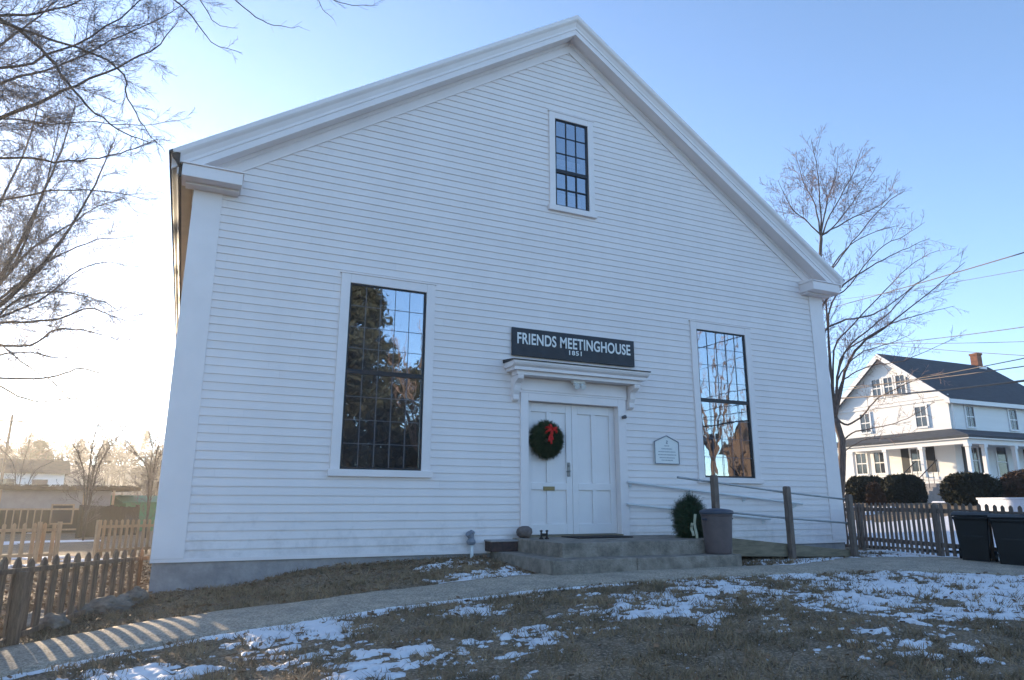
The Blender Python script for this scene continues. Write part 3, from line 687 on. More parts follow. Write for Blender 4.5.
rp = thing('wheelchair_ramp', 'low wooden wheelchair ramp sloping down right along the front wall', 'ramp', (3.5, -.7, 0))
b = MB(); n = 30
for i in range(n):
    xa = 1.856+3.45*i/n; xb = 1.856+3.45*(i+1)/n-.006; za = .198-.335*(xa-1.856)/3.45; zb = .198-.335*(xb-1.856)/3.45
    b.prism([(xa, 0, za), (xb, 0, zb), (xb, 0, zb-.035), (xa, 0, za-.035)], (0, -1.20, 0), (0, -.07, 0))
b.build('deck', M['ramp_wood'], rp)
b = MB(); b.prism([(1.86, 0, .225), (5.32, 0, -.11), (5.32, 0, -.21), (1.86, 0, -.10)], (0, -1.245, 0), (0, -1.205, 0)); b.build('skirt', M['ramp_wood'], rp, bevel=.005)
rl = thing('ramp_railing', 'pipe railing on three square wooden posts along the ramp', 'railing', (3.5, -1.3, 0))
PX = [(1.93, 1.21), (3.57, 1.045), (5.12, .915)]
for x, zt in PX:
    b = MB(); b.box(x-.048, x+.048, -1.355, -1.255, -.35, zt-.012); b.prism([(-.0, y, z) for y, z in ((-1.355, zt-.0119), (-1.255, zt-.0119), (-1.275, zt+.006), (-1.335, zt+.006))], (x-.044, 0, 0), (x+.044, 0, 0))
    b.build('post', M['gray_wood'], rl, bevel=.006)
for pts in ([(1.22, -1.31, 1.17), (1.93, -1.31, 1.105), (3.57, -1.31, .95), (5.12, -1.31, .83)], [(1.93, -1.31, .63), (3.57, -1.31, .50), (5.12, -1.31, .40)]):
    b = MB(); pts = [(x, -1.235, z) for x, y, z in pts]; b.tube(pts, .018, 10); b.build('rail', M['pipe'], rl, smooth=True)
for (x, zt), zs in zip(PX, ((1.105, .63), (.95, .50), (.83, .40))):
    for z in zs: b = MB(); b.box(x-.03, x+.03, -1.2549, -1.232, z-.045, z+.01); b.build('rail_clamp', M['pipe'], rl)
bp_ = thing('trash_can', 'round brown-grey trash can with blue-grey lid on the lower step', 'trash can', (1.43, -1.88, -.006))
b = MB(); b.lathe([(.19, 0), (.198, .01), (.20, .04), (.235, .56), (.235, .565), (.245, .57), (.245, .60), (.23, .605)], (1.43, -1.88, -.006), 32); b.build('body', M['can'], bp_, smooth=True)
b = MB(); b.lathe([(.255, .595), (.262, .60), (.262, .63), (.25, .65), (.20, .665), (.08, .68), (.01, .682)], (1.43, -1.88, -.006), 32); b.build('lid', M['lid'], bp_, smooth=True)
for s_ in (-1, 1):
    b = MB(); b.tube([(1.43+s_*.24, -1.93, .50), (1.43+s_*.275, -1.93, .52), (1.43+s_*.275, -1.87, .52), (1.43+s_*.24, -1.87, .50)], .012, 6); b.build('handle', M['lid'], bp_)

# ------------------------------------------------------------------ wreaths
def needles(b, c, fn, n, ln, rg):
    for _ in range(n):
        p, d = fn(rg); p = Vector(p); d = Vector(d).normalized()
        L = ln*rg.uniform(.6, 1.3); q = p+d*L; x = d.cross(Vector((rg.uniform(-1, 1), rg.uniform(-1, 1), rg.uniform(-1, 1)))).normalized()
        k = len(b.v)
        for j in range(4):                       # a sprig: several crossing needles
            t = .15+.25*j; a = p.lerp(q, t); s1 = x if j % 2 else -x
            e = a+(d*.6+s1*.9).normalized()*L*.45; wv = d.cross(s1).normalized()*.0035
            b.add([a-wv, a+wv, e], [(0, 1, 2)])
            e = a+(d*.6-s1*.9).normalized()*L*.45
            b.add([a-wv, a+wv, e], [(0, 1, 2)])
        b.add([p-x*.003, p+x*.003, q], [(0, 1, 2)])
def wreath_fn(cx, cy, cz, R, r):
    def f(g):
        a = g.uniform(0, 6.283); ph = g.uniform(0, 6.283); rr = r*math.sqrt(g.uniform(.2, 1))
        cr_ = Vector((math.cos(a), 0, math.sin(a))); nrm = cr_*math.cos(ph)+Vector((0, -1, 0))*abs(math.sin(ph))
        p = Vector((cx, cy, cz))+cr_*R+nrm*rr
        tg = Vector((-math.sin(a), 0, math.cos(a)))
        return p, nrm*.9+tg*.7+Vector((g.uniform(-.4, .4), g.uniform(-.4, .2), g.uniform(-.4, .4)))
    return f
wr = thing('door_wreath', 'evergreen wreath with a red bow hanging on the left door', 'wreath', (-.53, .05, 1.80))
rg = random.Random(9); b = MB(); needles(b, None, wreath_fn(-.565, .045, 1.815, .185, .085), 5200, .085, rg); b.build('greenery', M['fir'], wr)
b = MB(); b.lathe([(.0, -.0)], (0, 0, 0), 3) if False else None
ring = [(-.565+.185*math.cos(a), .05, 1.815+.185*math.sin(a)) for a in np.linspace(0, 2*math.pi, 33)]
b = MB(); b.tube(ring, .06, 8, cap=False); b.build('ring', M['fir'], wr, smooth=True)
b = MB()
bc = Vector((-.535, -.085, 1.975))
for s_, t_ in ((-1, .3), (1, .3), (-1, -.45), (1, -.35), (-.3, .8)):
    lp = []
    for i in range(13):
        a = math.pi*2*i/12; lp.append(bc+Vector((s_*.055*(1-math.cos(a)), -.035*math.sin(a)-.02, t_*.055*(1-math.cos(a))+.018*math.sin(a))))
    for p, q in zip(lp, lp[1:]):
        if (q-p).length > 1e-5: b.bar(p, q, .036, .003, up=Vector((0, 1, .2)))
b.tube([bc+Vector((0, -.03, 0)), bc+Vector((0, .0, 0))], .02, 10)
for dx, dz in ((-.05, -.20), (.0, -.24), (.03, -.17)):
    pts = [bc+Vector((dx*t+.01*math.sin(6*t), -.03-.01*math.sin(9*t), dz*t)) for t in np.linspace(0, 1, 8)]
    for p, q in zip(pts, pts[1:]): b.bar(p, q, .003, .032, up=Vector((1, 0, 0)))
b.build('bow', M['red'], wr)
# second bundle of greenery, standing beside the can against the ramp rail
w2 = thing('evergreen_bundle', 'evergreen bundle with pale ribbon standing behind the trash can', 'evergreen bundle', (1.5, -1.3, .2))
rg = random.Random(19); b = MB()
bc2 = Vector((1.52, -1.12, .50))
spr = [(Vector((rg.uniform(-.15, .15), rg.uniform(-.1, .1), rg.uniform(-.24, .18))), rg.uniform(.06, .11)) for _ in range(16)]
def fb(g):
    if g.random() < .8:
        c_, r_ = g.choice(spr); q = Vector((g.gauss(0, .55), g.gauss(0, .55), g.gauss(0, .7)))*r_
        o = c_+q; return bc2+o, o.normalized()+q.normalized()*.7+Vector((0, 0, -.15))
    while True:
        p = Vector((g.uniform(-1, 1), g.uniform(-1, 1), g.uniform(-1, 1)))
        if p.length < 1: break
    d = p+Vector((g.uniform(-.5, .5), g.uniform(-.5, .5), g.uniform(-.2, .7)))
    return bc2+Vector((p.x*.19*(1-.25*p.z), p.y*.15, p.z*.30+.05)), d
needles(b, None, fb, 5200, .11, rg); b.build('greenery', M['fir'], w2)
b = MB()
for dx, dz, ln in ((-.10, .08, .40), (-.17, -.06, .20)):
    pts = [bc2+Vector((dx-.01*math.sin(5*t), -.26-.01*math.cos(7*t), dz-ln*t)) for t in np.linspace(0, 1, 8)]
    for p, q in zip(pts, pts[1:]): b.bar(p, q, .004, .05, up=Vector((1, 0, 0)))
b.build('ribbon', M['cream'], w2)

# ------------------------------------------------------------------ fences, rocks, bins
def picket_fence(name, label, pts, spacing, wd, h, top_rail, mat_, posts, gothic=.5, bottom_rail=.2, jitter=.01, th=.022, seed=1, group=None, rail_h=.07, post_w=.10, post_top=-.03, side=1, top_z=None):
    rg = random.Random(seed); P = [Vector((x, y, 0)) for x, y in pts]
    root = thing(name, label, 'fence', (P[0].x, P[0].y, Gz(P[0].x, P[0].y)), group)
    b = MB()
    L = [0]
    for a, c in zip(P, P[1:]): L.append(L[-1]+(c-a).length)
    def pos(s):
        for i in range(len(P)-1):
            if s <= L[i+1] or i == len(P)-2: return P[i].lerp(P[i+1], (s-L[i])/(L[i+1]-L[i])), (P[i+1]-P[i]).normalized()
    s = spacing*.5
    while s < L[-1]:
        p, t = pos(s); nrm = Vector((-t.y, t.x, 0))*side; z = Gz(p.x, p.y); tilt = rg.gauss(0, jitter); hh = (h if top_z is None else top_z(s)-z)+rg.gauss(0, jitter*.6)
        z0 = z+.03; zt = z+hh; c0 = zt-wd*gothic*1.2
        pr = [(-wd/2, z0), (wd/2, z0), (wd/2, c0), (wd*.36, c0+(zt-c0)*.45), (0, zt), (-wd*.36, c0+(zt-c0)*.45), (-wd/2, c0)]
        poly = [p+t*(x+tilt*(zz-z0))+nrm*rail_h*.0+Vector((0, 0, zz)) for x, zz in pr]
        b.prism(poly, nrm*.026, nrm*(.026+th)); s += spacing+rg.gauss(0, jitter*.4)
    b.build('pickets', mat_, root)
    for rz in (top_rail, bottom_rail):
        b = MB()
        for i in range(len(P)-1):
            a, c = P[i], P[i+1]; m_ = max(1, int((c-a).length/1.5))
            for j in range(m_):
                p = a.lerp(c, j/m_); q = a.lerp(c, (j+1)/m_)
                if top_z is not None and rz == top_rail: zp = top_z(L[i]+(c-a).length*j/m_)-h+rz; zq = top_z(L[i]+(c-a).length*(j+1)/m_)-h+rz
                else: zp = Gz(p.x, p.y)+rz; zq = Gz(q.x, q.y)+rz
                b.bar(p+Vector((0, 0, zp)), q+Vector((0, 0, zq)), .045, rail_h)
        b.build('rail', mat_, root)
    for s in posts:
        p, t = pos(min(s, L[-1])); nrm = Vector((-t.y, t.x, 0))*side; z = Gz(p.x, p.y); b = MB()
        b.box(-post_w/2, post_w/2, -post_w-.024, -.024, z-.1, z+h+post_top, T=lambda q: p+t*q.x+nrm*q.y+Vector((0, 0, q.z))); b.build('post', mat_, root, bevel=.006)
    return root
picket_fence('picket_fence', 'weathered brown picket fence running from the building corner towards the path', [(-6.53, .35), (-7.0, -.85), (-7.5, -2.30), (-8.2, -4.6), (-9.2, -7.2)], .232, .112, .74, .615, M['old_wood'], [2.95, 5.6], side=-1, seed=3, post_w=.085, post_top=-.10, bottom_rail=.04, rail_h=.045, top_z=lambda q: .135+.035*q, jitter=.016)
picket_fence('picket_fence', 'dark weathered picket fence right of the building behind the black bins', [(8.0, 2.6), (7.35, .35), (6.72, -1.75), (6.75, -3.4), (7.6, -5.4)], .135, .062, .98, .84, M['gray_wood'], [.1, 2.3, 4.6, 6.3], side=-1, seed=5, jitter=.006, bottom_rail=.22, rail_h=.08)
fa = [at(-60, 548, 20.5), at(58, 549, 20.5)]; fb_ = [at(93, 549, 21.5), at(150, 549, 22.2), at(185, 549, 22.5)]
picket_fence('picket_fence', 'pale wooden picket fence left of the gap in the yard', [(p.x, p.y) for p in fa], .20, .085, .95, .78, M['new_wood'], [.1, 1.8, (fa[1]-fa[0]).length-.04], seed=7, jitter=.004, group=None, post_top=.02)
picket_fence('picket_fence', 'pale wooden picket fence right of the gap in the yard', [(p.x, p.y) for p in fb_], .15, .07, .98, .80, M['new_wood'], [.03, 2.2], seed=8, jitter=.004, post_top=.0)

def rock(u, v, r, fl, label, seed):
    p = hit(u, v); bm = bmesh.new(); bmesh.ops.create_icosphere(bm, subdivisions=4, radius=1)
    for q in bm.verts:
        n_ = mnoise.fractal(q.co*1.2+Vector((seed*7.1, 0, 0)), 1, 2, 5)*.35; c = q.co*(1+n_); q.co = Vector((c.x*r, c.y*r*.62, max(-.3, c.z)*r*fl))
    me = bpy.data.meshes.new('rock'); bm.to_mesh(me); bm.free(); me.materials.append(M['rock']); o = bpy.data.objects.new('rock', me); C.objects.link(o)
    o.location = (p.x, p.y, Gz(p.x, p.y)+.02); o.rotation_euler.z = seed*1.3; tag(o, label, 'rock', 'stones along the foot of the fence')
rock(134, 603, .27, .55, 'grey fieldstone at the fence foot nearest the building corner', 1)
rock(108, 610, .30, .45, 'long flat grey stone at the fence foot, second from the building', 2)
rock(76, 616, .16, .6, 'smallest rounded stone at the fence foot', 3)
rock(46, 626, .32, .42, 'low flat stone at the fence foot just right of its thick post', 4)
rock(90, 613, .13, .6, 'small stone wedged between two larger ones by the fence', 5)

def wheelie(x, y, rz, label):
    root = thing('garbage_bin', label, 'garbage bin', (x, y, Gz(x, y)), 'black wheeled bins by the fence'); z0 = Gz(x, y)
    cs, sn = math.cos(rz), math.sin(rz)
    T = lambda p: Vector((x+.9*(p.x*cs-p.y*sn), y+.9*(p.x*sn+p.y*cs), z0+.95*p.z))
    b = MB(); vs = []
    lv = [(0, .20, .25), (.02, .22, .27), (.50, .26, .32), (.74, .275, .345), (.76, .295, .37), (.80, .295, .37)]
    for z, a, c in lv: vs += [T(Vector((sx_*a, sy_*c, z))) for sx_, sy_ in ((-1, -1), (1, -1), (1, 1), (-1, 1))]
    fs = [(3, 2, 1, 0)]
    for i in range(len(lv)-1):
        for j in range(4): fs.append((i*4+j, i*4+(j+1) % 4, i*4+4+(j+1) % 4, i*4+4+j))
    b.add(vs, fs+[tuple(range(len(vs)-4, len(vs)))]); b.build('body', M['bin'], root, bevel=.02)
    b = MB(); lid = [(-.36, .805), (-.36, .83), (-.20, .875), (.25, .89), (.40, .86), (.42, .805)]
    b.prism([T(Vector((0, yy, zz))) for yy, zz in lid], Vector((cs, sn, 0))*-.28, Vector((cs, sn, 0))*.28); b.build('lid', M['bin'], root, bevel=.012)
    for yy in (-.02,):
        b = MB(); b.tube([T(Vector((-.27, .43, .78))), T(Vector((.27, .43, .78)))], .016, 8); b.box(-.30, -.26, .34, .45, .74, .80, T); b.box(.26, .30, .34, .45, .74, .80, T); b.build('handle', M['bin'], root)
    for s_ in (-1, 1):
        b = MB(); b.tube([T(Vector((s_*.25, .27, .11))), T(Vector((s_*.30, .27, .11)))], .11, 18); b.build('wheel', M['bin'], root)
    b = MB(); b.box(-.14, .14, -.325, -.300, .56, .60, T); b.box(-.16, .16, -.318, -.290, .44, .47, T); b.build('molded_rib', M['bin'], root)
wheelie(6.50, -2.66, rad(-62), 'black wheeled garbage bin against the fence, the left of two')
wheelie(6.56, -3.24, rad(-60), 'black wheeled garbage bin nearest the right edge of the photo')

# ------------------------------------------------------------------ trees
def rnd_perp(d, rg):
    while True:
        r = Vector((rg.gauss(0, 1), rg.gauss(0, 1), rg.gauss(0, 1))); c = r-d*r.dot(d)
        if c.length > .2: return c.normalized()
def smooth_path(P, sub=4):
    out = []; n = len(P)
    for i in range(n-1):
        p0, p1, p2, p3 = P[max(i-1, 0)], P[i], P[i+1], P[min(i+2, n-1)]
        for k in range(sub):
            t = k/sub; out.append(.5*((2*p1)+(p2-p0)*t+(2*p0-5*p1+4*p2-p3)*t*t+(3*p1-p0-3*p2+p3)*t**3))
    out.append(P[-1]); return out
class Tree:
    def __init__(s, seed, grav=.0, fat=.0075, lr=1., upt=.10, wig=.12, minr=.004, ang=(30, 60), dens=1.):
        s.rg = random.Random(seed); s.main = MB(); s.tw = MB(); s.up = upt; s.wig = wig; s.minr = minr; s.ang = ang; s.dens = dens; s.grav = grav; s.fat = fat; s.lr = lr
    def sprout(s, path, rads, lev, L0, tmin=.15, maxlev=3):
        rg = s.rg; n = len(path); tot = sum((path[i+1]-path[i]).length for i in range(n-1))
        step = .20*max(.7, min(1.6, tot/5))/s.dens if lev == 0 else max(.07, L0*.13)/s.dens
        acc = -tot*tmin; side = rg.choice((-1, 1)); dd = 0
        for i in range(n-1):
            seg = path[i+1]-path[i]; l = seg.length; d = seg.normalized() if l > 1e-6 else Vector((0, 0, 1)); acc += l; dd += l
            while acc > step:
                acc -= step*rg.uniform(.7, 1.35); side = -side
                t = dd/tot; base = path[i].lerp(path[i+1], rg.random())
                ax = rnd_perp(d, rg); a = rad(rg.uniform(*s.ang)); nd = (d*math.cos(a)+ax*math.sin(a)); nd.z += s.up*.7; nd.normalize()
                L = L0*(1-.55*t)*rg.uniform(.55, 1.15); r = min(rads[i]*.6, .003+L*s.fat)
                s.grow(base, nd, L, r, lev+1, maxlev)
    def grow(s, p, d, L, r, lev, maxlev):
        rg = s.rg; n = max(3, min(9, int(L/.14)+2)); sl = L/n; path = [p.copy()]; rads = [max(r, s.minr)]
        bend = rnd_perp(d, rg)*s.wig*1.1
        for i in range(n):
            d = d+Vector((rg.gauss(0, s.wig), rg.gauss(0, s.wig), rg.gauss(0, s.wig)+s.up*.35-s.grav*.2))*.7+bend*.35; d.normalize()
            path.append(path[-1]+d*sl); rads.append(max(s.minr*.7, r*(1-(i+1)/n*.8)))
        (s.tw).tube(path, rads, 3 if r < .02 else 5, cap=False)
        if lev < maxlev and L > .22: s.sprout(path, rads, lev, L*.50, .12, maxlev)
    def limb(s, pts, r0, r1, L0, tmin=.15, maxlev=3, n=7):
        P = smooth_path([Vector(p) for p in pts]); m = len(P); rads = [(r0+(r1-r0)*(i/(m-1))**.8)*s.lr for i in range(m)]
        for i in range(1, m-1): P[i] = P[i]+Vector((s.rg.gauss(0, 1), s.rg.gauss(0, 1), s.rg.gauss(0, 1)))*.012
        s.main.tube(P, rads, n, cap=True)
        if L0: s.sprout(P, rads, 0, L0, tmin, maxlev)
        return P
    def build(s, name, label, cat, loc, mb, mt, group=None):
        root = thing(name, label, cat, loc, group); s.main.build('trunk', mb, root, smooth=True); s.tw.build('crown', mt, root); return root
def PL(D0, D1, *uv):
    n = len(uv); return [at(u, v, D0+(D1-D0)*i/(n-1)) for i, (u, v) in enumerate(uv)]

# near tree, trunk just outside the frame on the left
T = Tree(21, upt=.015, wig=.085, minr=.0030, dens=2.0, ang=(22, 55), fat=.0042, lr=.68)
hub = at(-330, 215, 13.5); base = at(-345, 560, 13.5); base.z = Gz(base.x, base.y)-.1
T.limb([base, base.lerp(hub, .5)+Vector((.1, .05, 0)), hub], .30, .21, 0)
hub2 = at(-250, 60, 13); T.limb([hub, hub2, at(-200, -120, 12.8), at(-160, -300, 12.6)], .18, .06, 2.2)
T.limb([hub2]+PL(12.8, 10.5, (-110, -30), (0, 18), (42, 50), (68, 82), (95, 113), (125, 133), (152, 143)), .065, .007, 1.0, .35)
T.limb([hub]+PL(13.5, 13.5, (-140, 165), (0, 118), (50, 97), (105, 73), (150, 50), (178, 22)), .075, .010, 1.7, .25)
T.limb([hub]+PL(13.8, 12.5, (-150, 175), (0, 158), (55, 161), (100, 158), (135, 148), (158, 139)), .05, .006, 1.1, .35)
T.limb([hub2]+PL(12.5, 12, (-100, 52), (0, 68), (60, 50), (120, 18), (165, -25)), .055, .010, 1.7, .25)
T.limb([hub2]+PL(13, 12.5, (-110, 20), (0, 16), (45, 12), (85, -2), (140, -30)), .06, .010, 1.6, .25)
T.limb([hub]+PL(14, 14, (-140, 120), (0, 82), (60, 66), (110, 42), (160, 18), (200, -6)), .05, .008, 1.5, .3)
T.limb([hub]+PL(14, 13.2, (-130, 140), (0, 120), (50, 124), (95, 122), (140, 126), (190, 118)), .035, .005, 1.0, .35)
T.limb([hub2]+PL(12.4, 11, (-80, 10), (55, 40), (118, 68), (128, 98), (145, 128), (165, 152)), .045, .005, .8, .4)
T.limb([hub2]+PL(11.8, 10.5, (-40, -120), (80, -45), (160, -10), (192, 18), (212, 42), (242, 53)), .045, .005, .55, .5)
T.limb([hub2]+PL(11.6, 10.2, (0, -140), (140, -60), (200, 0), (214, 22), (238, 28)), .03, .004, .4, .6)
T.limb([hub2]+PL(11.4, 9.8, (60, -170), (180, -60), (236, 0), (262, 20), (285, 27), (302, 28)), .03, .004, .35, .6)
T.limb([hub2]+PL(11, 9.4, (100, -190), (250, -70), (315, -12), (345, 4), (378, 5)), .03, .005, .5, .6)
T.limb([hub2]+PL(11, 9.4, (60, -150), (230, -50), (305, -16), (322, 8), (334, 20)), .025, .004, .3, .7)
T.limb([hub]+PL(14.5, 14.5, (-150, 215), (0, 200), (60, 190), (110, 192), (150, 200)), .05, .006, 1.4, .3)
T.limb([hub]+PL(15, 15, (-150, 140), (0, 45), (40, 15), (80, -20)), .06, .010, 1.7, .25)
T.build('bare_tree', 'bare tree whose drooping branches reach in from the top left corner', 'tree', base, M['bark'], M['twig'])
# second tree, further off, fanning up from the left edge
T = Tree(33, upt=.07, wig=.08, minr=.0050, dens=1.4, ang=(25, 58), fat=.0052, lr=.75)
base = at(-75, 520, 27); base.z = Gz(base.x, base.y)-.1; hub = at(-50, 350, 27)
T.limb([base, at(-66, 430, 27), hub], .34, .26, 0)
T.limb([hub]+PL(27, 26, (-15, 318), (18, 290), (45, 262), (70, 228), (95, 185), (115, 140)), .15, .02, 2.6)
T.limb([hub]+PL(27, 28, (-20, 310), (4, 270), (22, 240), (42, 195), (62, 150), (75, 105)), .15, .02, 2.8)
T.limb([hub]+PL(27, 29, (-25, 300), (-10, 250), (0, 205), (25, 150), (40, 100)), .13, .02, 2.8)
T.limb([hub]+PL(27, 25, (-10, 325), (30, 322), (62, 318), (88, 308), (112, 316), (135, 322)), .08, .012, 1.8)
T.limb([hub]+PL(27, 27, (-10, 322), (20, 298), (55, 292), (80, 295), (105, 303), (130, 318)), .07, .012, 1.9)
T.limb([hub]+PL(27, 26, (-20, 345), (30, 345), (55, 330), (80, 330), (110, 337), (140, 346)), .07, .010, 1.5)
T.limb([hub]+PL(27, 25, (-20, 375), (48, 378), (75, 369), (100, 373), (125, 383), (160, 392)), .06, .009, .9, .4)
T.limb([hub]+PL(27, 26, (0, 300), (35, 270), (60, 255), (95, 240), (120, 238)), .08, .012, 2.1)
T.limb([hub]+PL(27, 26, (-30, 360), (20, 352), (60, 358), (90, 352), (115, 360)), .05, .009, 1.1)
T.limb([hub]+PL(27, 29, (0, 285), (30, 250), (70, 225), (100, 205), (128, 198)), .08, .012, 2.0)
T.limb([hub]+PL(27, 26, (-20, 300), (15, 262), (35, 215), (50, 170), (60, 120)), .10, .015, 2.4)
T.limb([hub]+PL(27, 25.5, (-25, 370), (10, 392), (40, 402), (75, 398), (105, 412), (130, 440)), .05, .008, 1.2)
T.limb([hub]+PL(27, 25.5, (-10, 340), (30, 368), (60, 388), (85, 418), (110, 430)), .04, .008, 1.1)
T.limb([hub]+PL(27, 27, (0, 318), (40, 300), (80, 270), (110, 262), (130, 268)), .06, .010, 1.7)
T.build('bare_tree', 'big bare tree with limbs fanning out above the low sun glare', 'tree', base, M['bark'], M['twig'])
# maple behind the right corner of the building
T = Tree(55, upt=.09, wig=.06, minr=.0055, dens=1.0, ang=(28, 58), fat=.0058, lr=.66)
base = at(838, 520, 27); base.z = Gz(base.x, base.y)-.15
hub = at(835, 418, 27)
T.limb([base, at(842, 470, 27), at(841, 440, 27), hub], .23, .17, 0)
T.limb([hub]+PL(27, 27.5, (828, 385), (823, 345), (819, 300), (820, 262), (821, 236)), .15, .085, 1.2, .3)
top = at(821, 236, 27.5)
for k, uv in enumerate([((815, 205), (803, 180), (795, 152)), ((820, 200), (817, 170), (812, 142)), ((826, 205), (836, 175), (838, 150)), ((830, 215), (850, 180), (862, 148)), ((835, 225), (858, 195), (875, 168)), ((808, 222), (792, 208), (778, 180)), ((845, 222), (880, 205), (895, 190))]):
    T.limb([top]+PL(27.5, 27.5+(-1)**k*1.5, *uv), .055, .010, 1.7, .15)
T.limb([hub]+PL(27, 25.5, (845, 372), (860, 345), (885, 328), (900, 315), (935, 288), (965, 262)), .10, .012, 1.6, .2)
T.limb([hub]+PL(27, 26, (837, 392), (838, 372), (848, 348), (868, 330), (890, 312), (912, 288), (930, 276)), .085, .012, 1.5, .25)
T.limb([hub]+PL(27, 26.5, (822, 340), (840, 322), (868, 316), (890, 305), (915, 285), (945, 264)), .08, .010, 1.6, .25)
T.limb([hub]+PL(27, 27, (820, 318), (839, 289), (862, 272), (882, 260), (908, 248), (930, 238)), .08, .010, 1.7, .25)
T.limb([hub]+PL(27, 28, (818, 300), (830, 270), (850, 245), (875, 232), (900, 225)), .07, .010, 1.6, .25)
T.limb([hub]+PL(27, 24.5, (848, 425), (864, 414), (876, 400), (890, 392), (920, 378), (945, 372)), .065, .010, 1.2, .25)
T.limb([hub]+PL(27, 25, (840, 386), (852, 374), (875, 365), (898, 362), (925, 352), (958, 336)), .055, .008, 1.2, .25)
for k, uv in enumerate([((815, 300), (806, 268), (790, 235), (780, 200)), ((826, 290), (838, 262), (858, 235), (885, 205), (905, 190)), ((828, 315), (850, 285), (878, 250), (905, 235), (925, 222)), ((834, 350), (856, 322), (885, 290), (915, 262), (940, 250)), ((840, 360), (866, 338), (895, 322), (930, 312), (955, 306)), ((838, 380), (858, 355), (885, 345), (910, 335))]):
    T.limb([hub]+PL(27, 27+(-1)**k*1.4, *uv), .062, .009, 1.5, .35)
T.limb([at(840, 445, 27)]+PL(27, 25, (852, 433), (872, 428), (892, 424), (912, 416), (935, 402)), .05, .008, .9, .25)
T.limb([at(840, 455, 27)]+PL(27, 25.5, (862, 440), (890, 438), (915, 432)), .03, .006, .8, .25)
T.build('bare_tree', 'bare maple rising behind the right corner of the white building', 'tree', base, M['bark_r'], M['twig_r'])
# bare shrubs and saplings beyond the yard on the left
def sapling(u, v, D, stems, seed, label, h=1.):
    T = Tree(seed, upt=.15, wig=.14, minr=.007, dens=1.1, ang=(25, 60)); base = at(u, v, D); base.z = Gz(base.x, base.y)-.05
    for uv in stems: T.limb([base]+PL(D, D+random.Random(seed).uniform(-1, 1), *uv),   .030*h, .008, 1.4*h, .2, 3)
    T.build('bare_sapling', label, 'tree', base, M['bark'], M['twig'], 'bare saplings in the neighbouring yard')
sapling(88, 505, 31, [((94, 470), (104, 440), (118, 408)), ((98, 468), (118, 438), (138, 402)), ((90, 460), (97, 430), (98, 415)), ((84, 470), (70, 440), (60, 415))], 71, 'leaning multi-stemmed bare sapling beside the low grey building')
sapling(150, 500, 33, [((151, 470), (152, 445), (148, 428)), ((154, 468), (160, 440), (166, 428)), ((148, 475), (135, 452), (122, 436))], 72, 'bare sapling in front of the green shed by the corner')
sapling(20, 500, 45, [((15, 470), (2, 450), (-15, 440)), ((30, 478), (52, 462), (78, 455)), ((22, 470), (30, 440), (28, 425))], 73, 'spreading bare sapling behind the low grey building')
# utility pole near the sun
pp = at(-2, 500, 70); b = MB(); z = Gz(pp.x, pp.y); b.tube([(pp.x, pp.y, z), (pp.x, pp.y, z+8.2)], [.13, .09], 10)
up = thing('utility_pole', 'thin wooden utility pole against the sun glare on the left', 'utility pole', (pp.x, pp.y, z)); b.build('pole', M['old_wood'], up)
b = MB(); b.box(pp.x-.8, pp.x+.8, pp.y-.06, pp.y+.06, z+7.6, z+7.7); b.build('crossarm', M['old_wood'], up)

# ------------------------------------------------------------------ house on the right
HY = -.03; hs = Vector((math.cos(HY), math.sin(HY), 0)); hg = Vector((-math.sin(HY), math.cos(HY), 0)); HK = Vector((30.866, 12.911, 0))
def HT(p): return HK+hs*p.x+hg*p.y+Vector((0, 0, p.z))      # x along the long side, y along the gable (away), z up
house = thing('white_house', 'white two-storey house with dark roof, brick chimney and wraparound porch', 'house', (HK.x, HK.y, .8))
GW, HL, EZ, RZ = 7.35, 9.5, 6.50, 9.42; BZ = .6
def hb(name, boxes, m, parent=house, bevel=0):
    b = MB()
    for bx in boxes: b.box(*bx, T=HT)
    return b.build(name, m, parent, bevel=bevel)
b = MB(); b.add([HT(Vector(p)) for p in ((0, 0, BZ), (0, GW, BZ), (0, GW, EZ), (0, GW/2, RZ-.05), (0, 0, EZ), (HL, 0, BZ), (HL, GW, BZ), (HL, GW, EZ), (HL, GW/2, RZ-.05), (HL, 0, EZ))],
 [(0, 1, 2, 3, 4), (9, 8, 7, 6, 5), (0, 4, 9, 5), (1, 6, 7, 2)]); b.build('wall', M['hwhite'], house)
b = MB(); sl = (RZ-EZ)/(GW/2)
for sg_ in (-1, 1):
    yc = GW/2; ye = yc+sg_*(GW/2+.35); ze = RZ-sl*(GW/2+.35)
    vs = [(-.35, yc, RZ+.08), (HL+.35, yc, RZ+.08), (HL+.35, ye, ze+.08), (-.35, ye, ze+.08)]
    vs += [(x, y, z_-.12) for x, y, z_ in vs]
    b.add([HT(Vector(p)) for p in vs], [(0, 1, 2, 3), (7, 6, 5, 4), (0, 3, 7, 4), (1, 5, 6, 2), (2, 6, 7, 3)])
rf = b.build('roof', M['hroof'], house)
b = MB()
for sg_ in (-1, 1):
    yc = GW/2; ye = yc+sg_*(GW/2+.36); ze = RZ-sl*(GW/2+.36)
    b.prism([HT(Vector(p)) for p in ((-.37, yc, RZ+.05), (-.37, ye, ze+.05), (-.37, ye, ze-.25), (-.37, yc, RZ-.25))], hs*-.03, hs*.02)
    b.box(-.37, HL+.36, min(ye, ye+sg_*.03), max(ye, ye+sg_*.03), ze-.20, ze+.02, HT)
    b.box(-.33, HL+.33, min(yc+sg_*GW/2, ye), max(yc+sg_*GW/2, ye), ze-.17, ze-.13, HT)
b.build('cornice', M['htrim'], house)
hb('gable_band', [(-.06, -.002, -.05, GW+.05, EZ-.22, EZ-.02), (-.10, -.003, -.1, GW+.1, EZ-.019, EZ+.04)], M['htrim'])
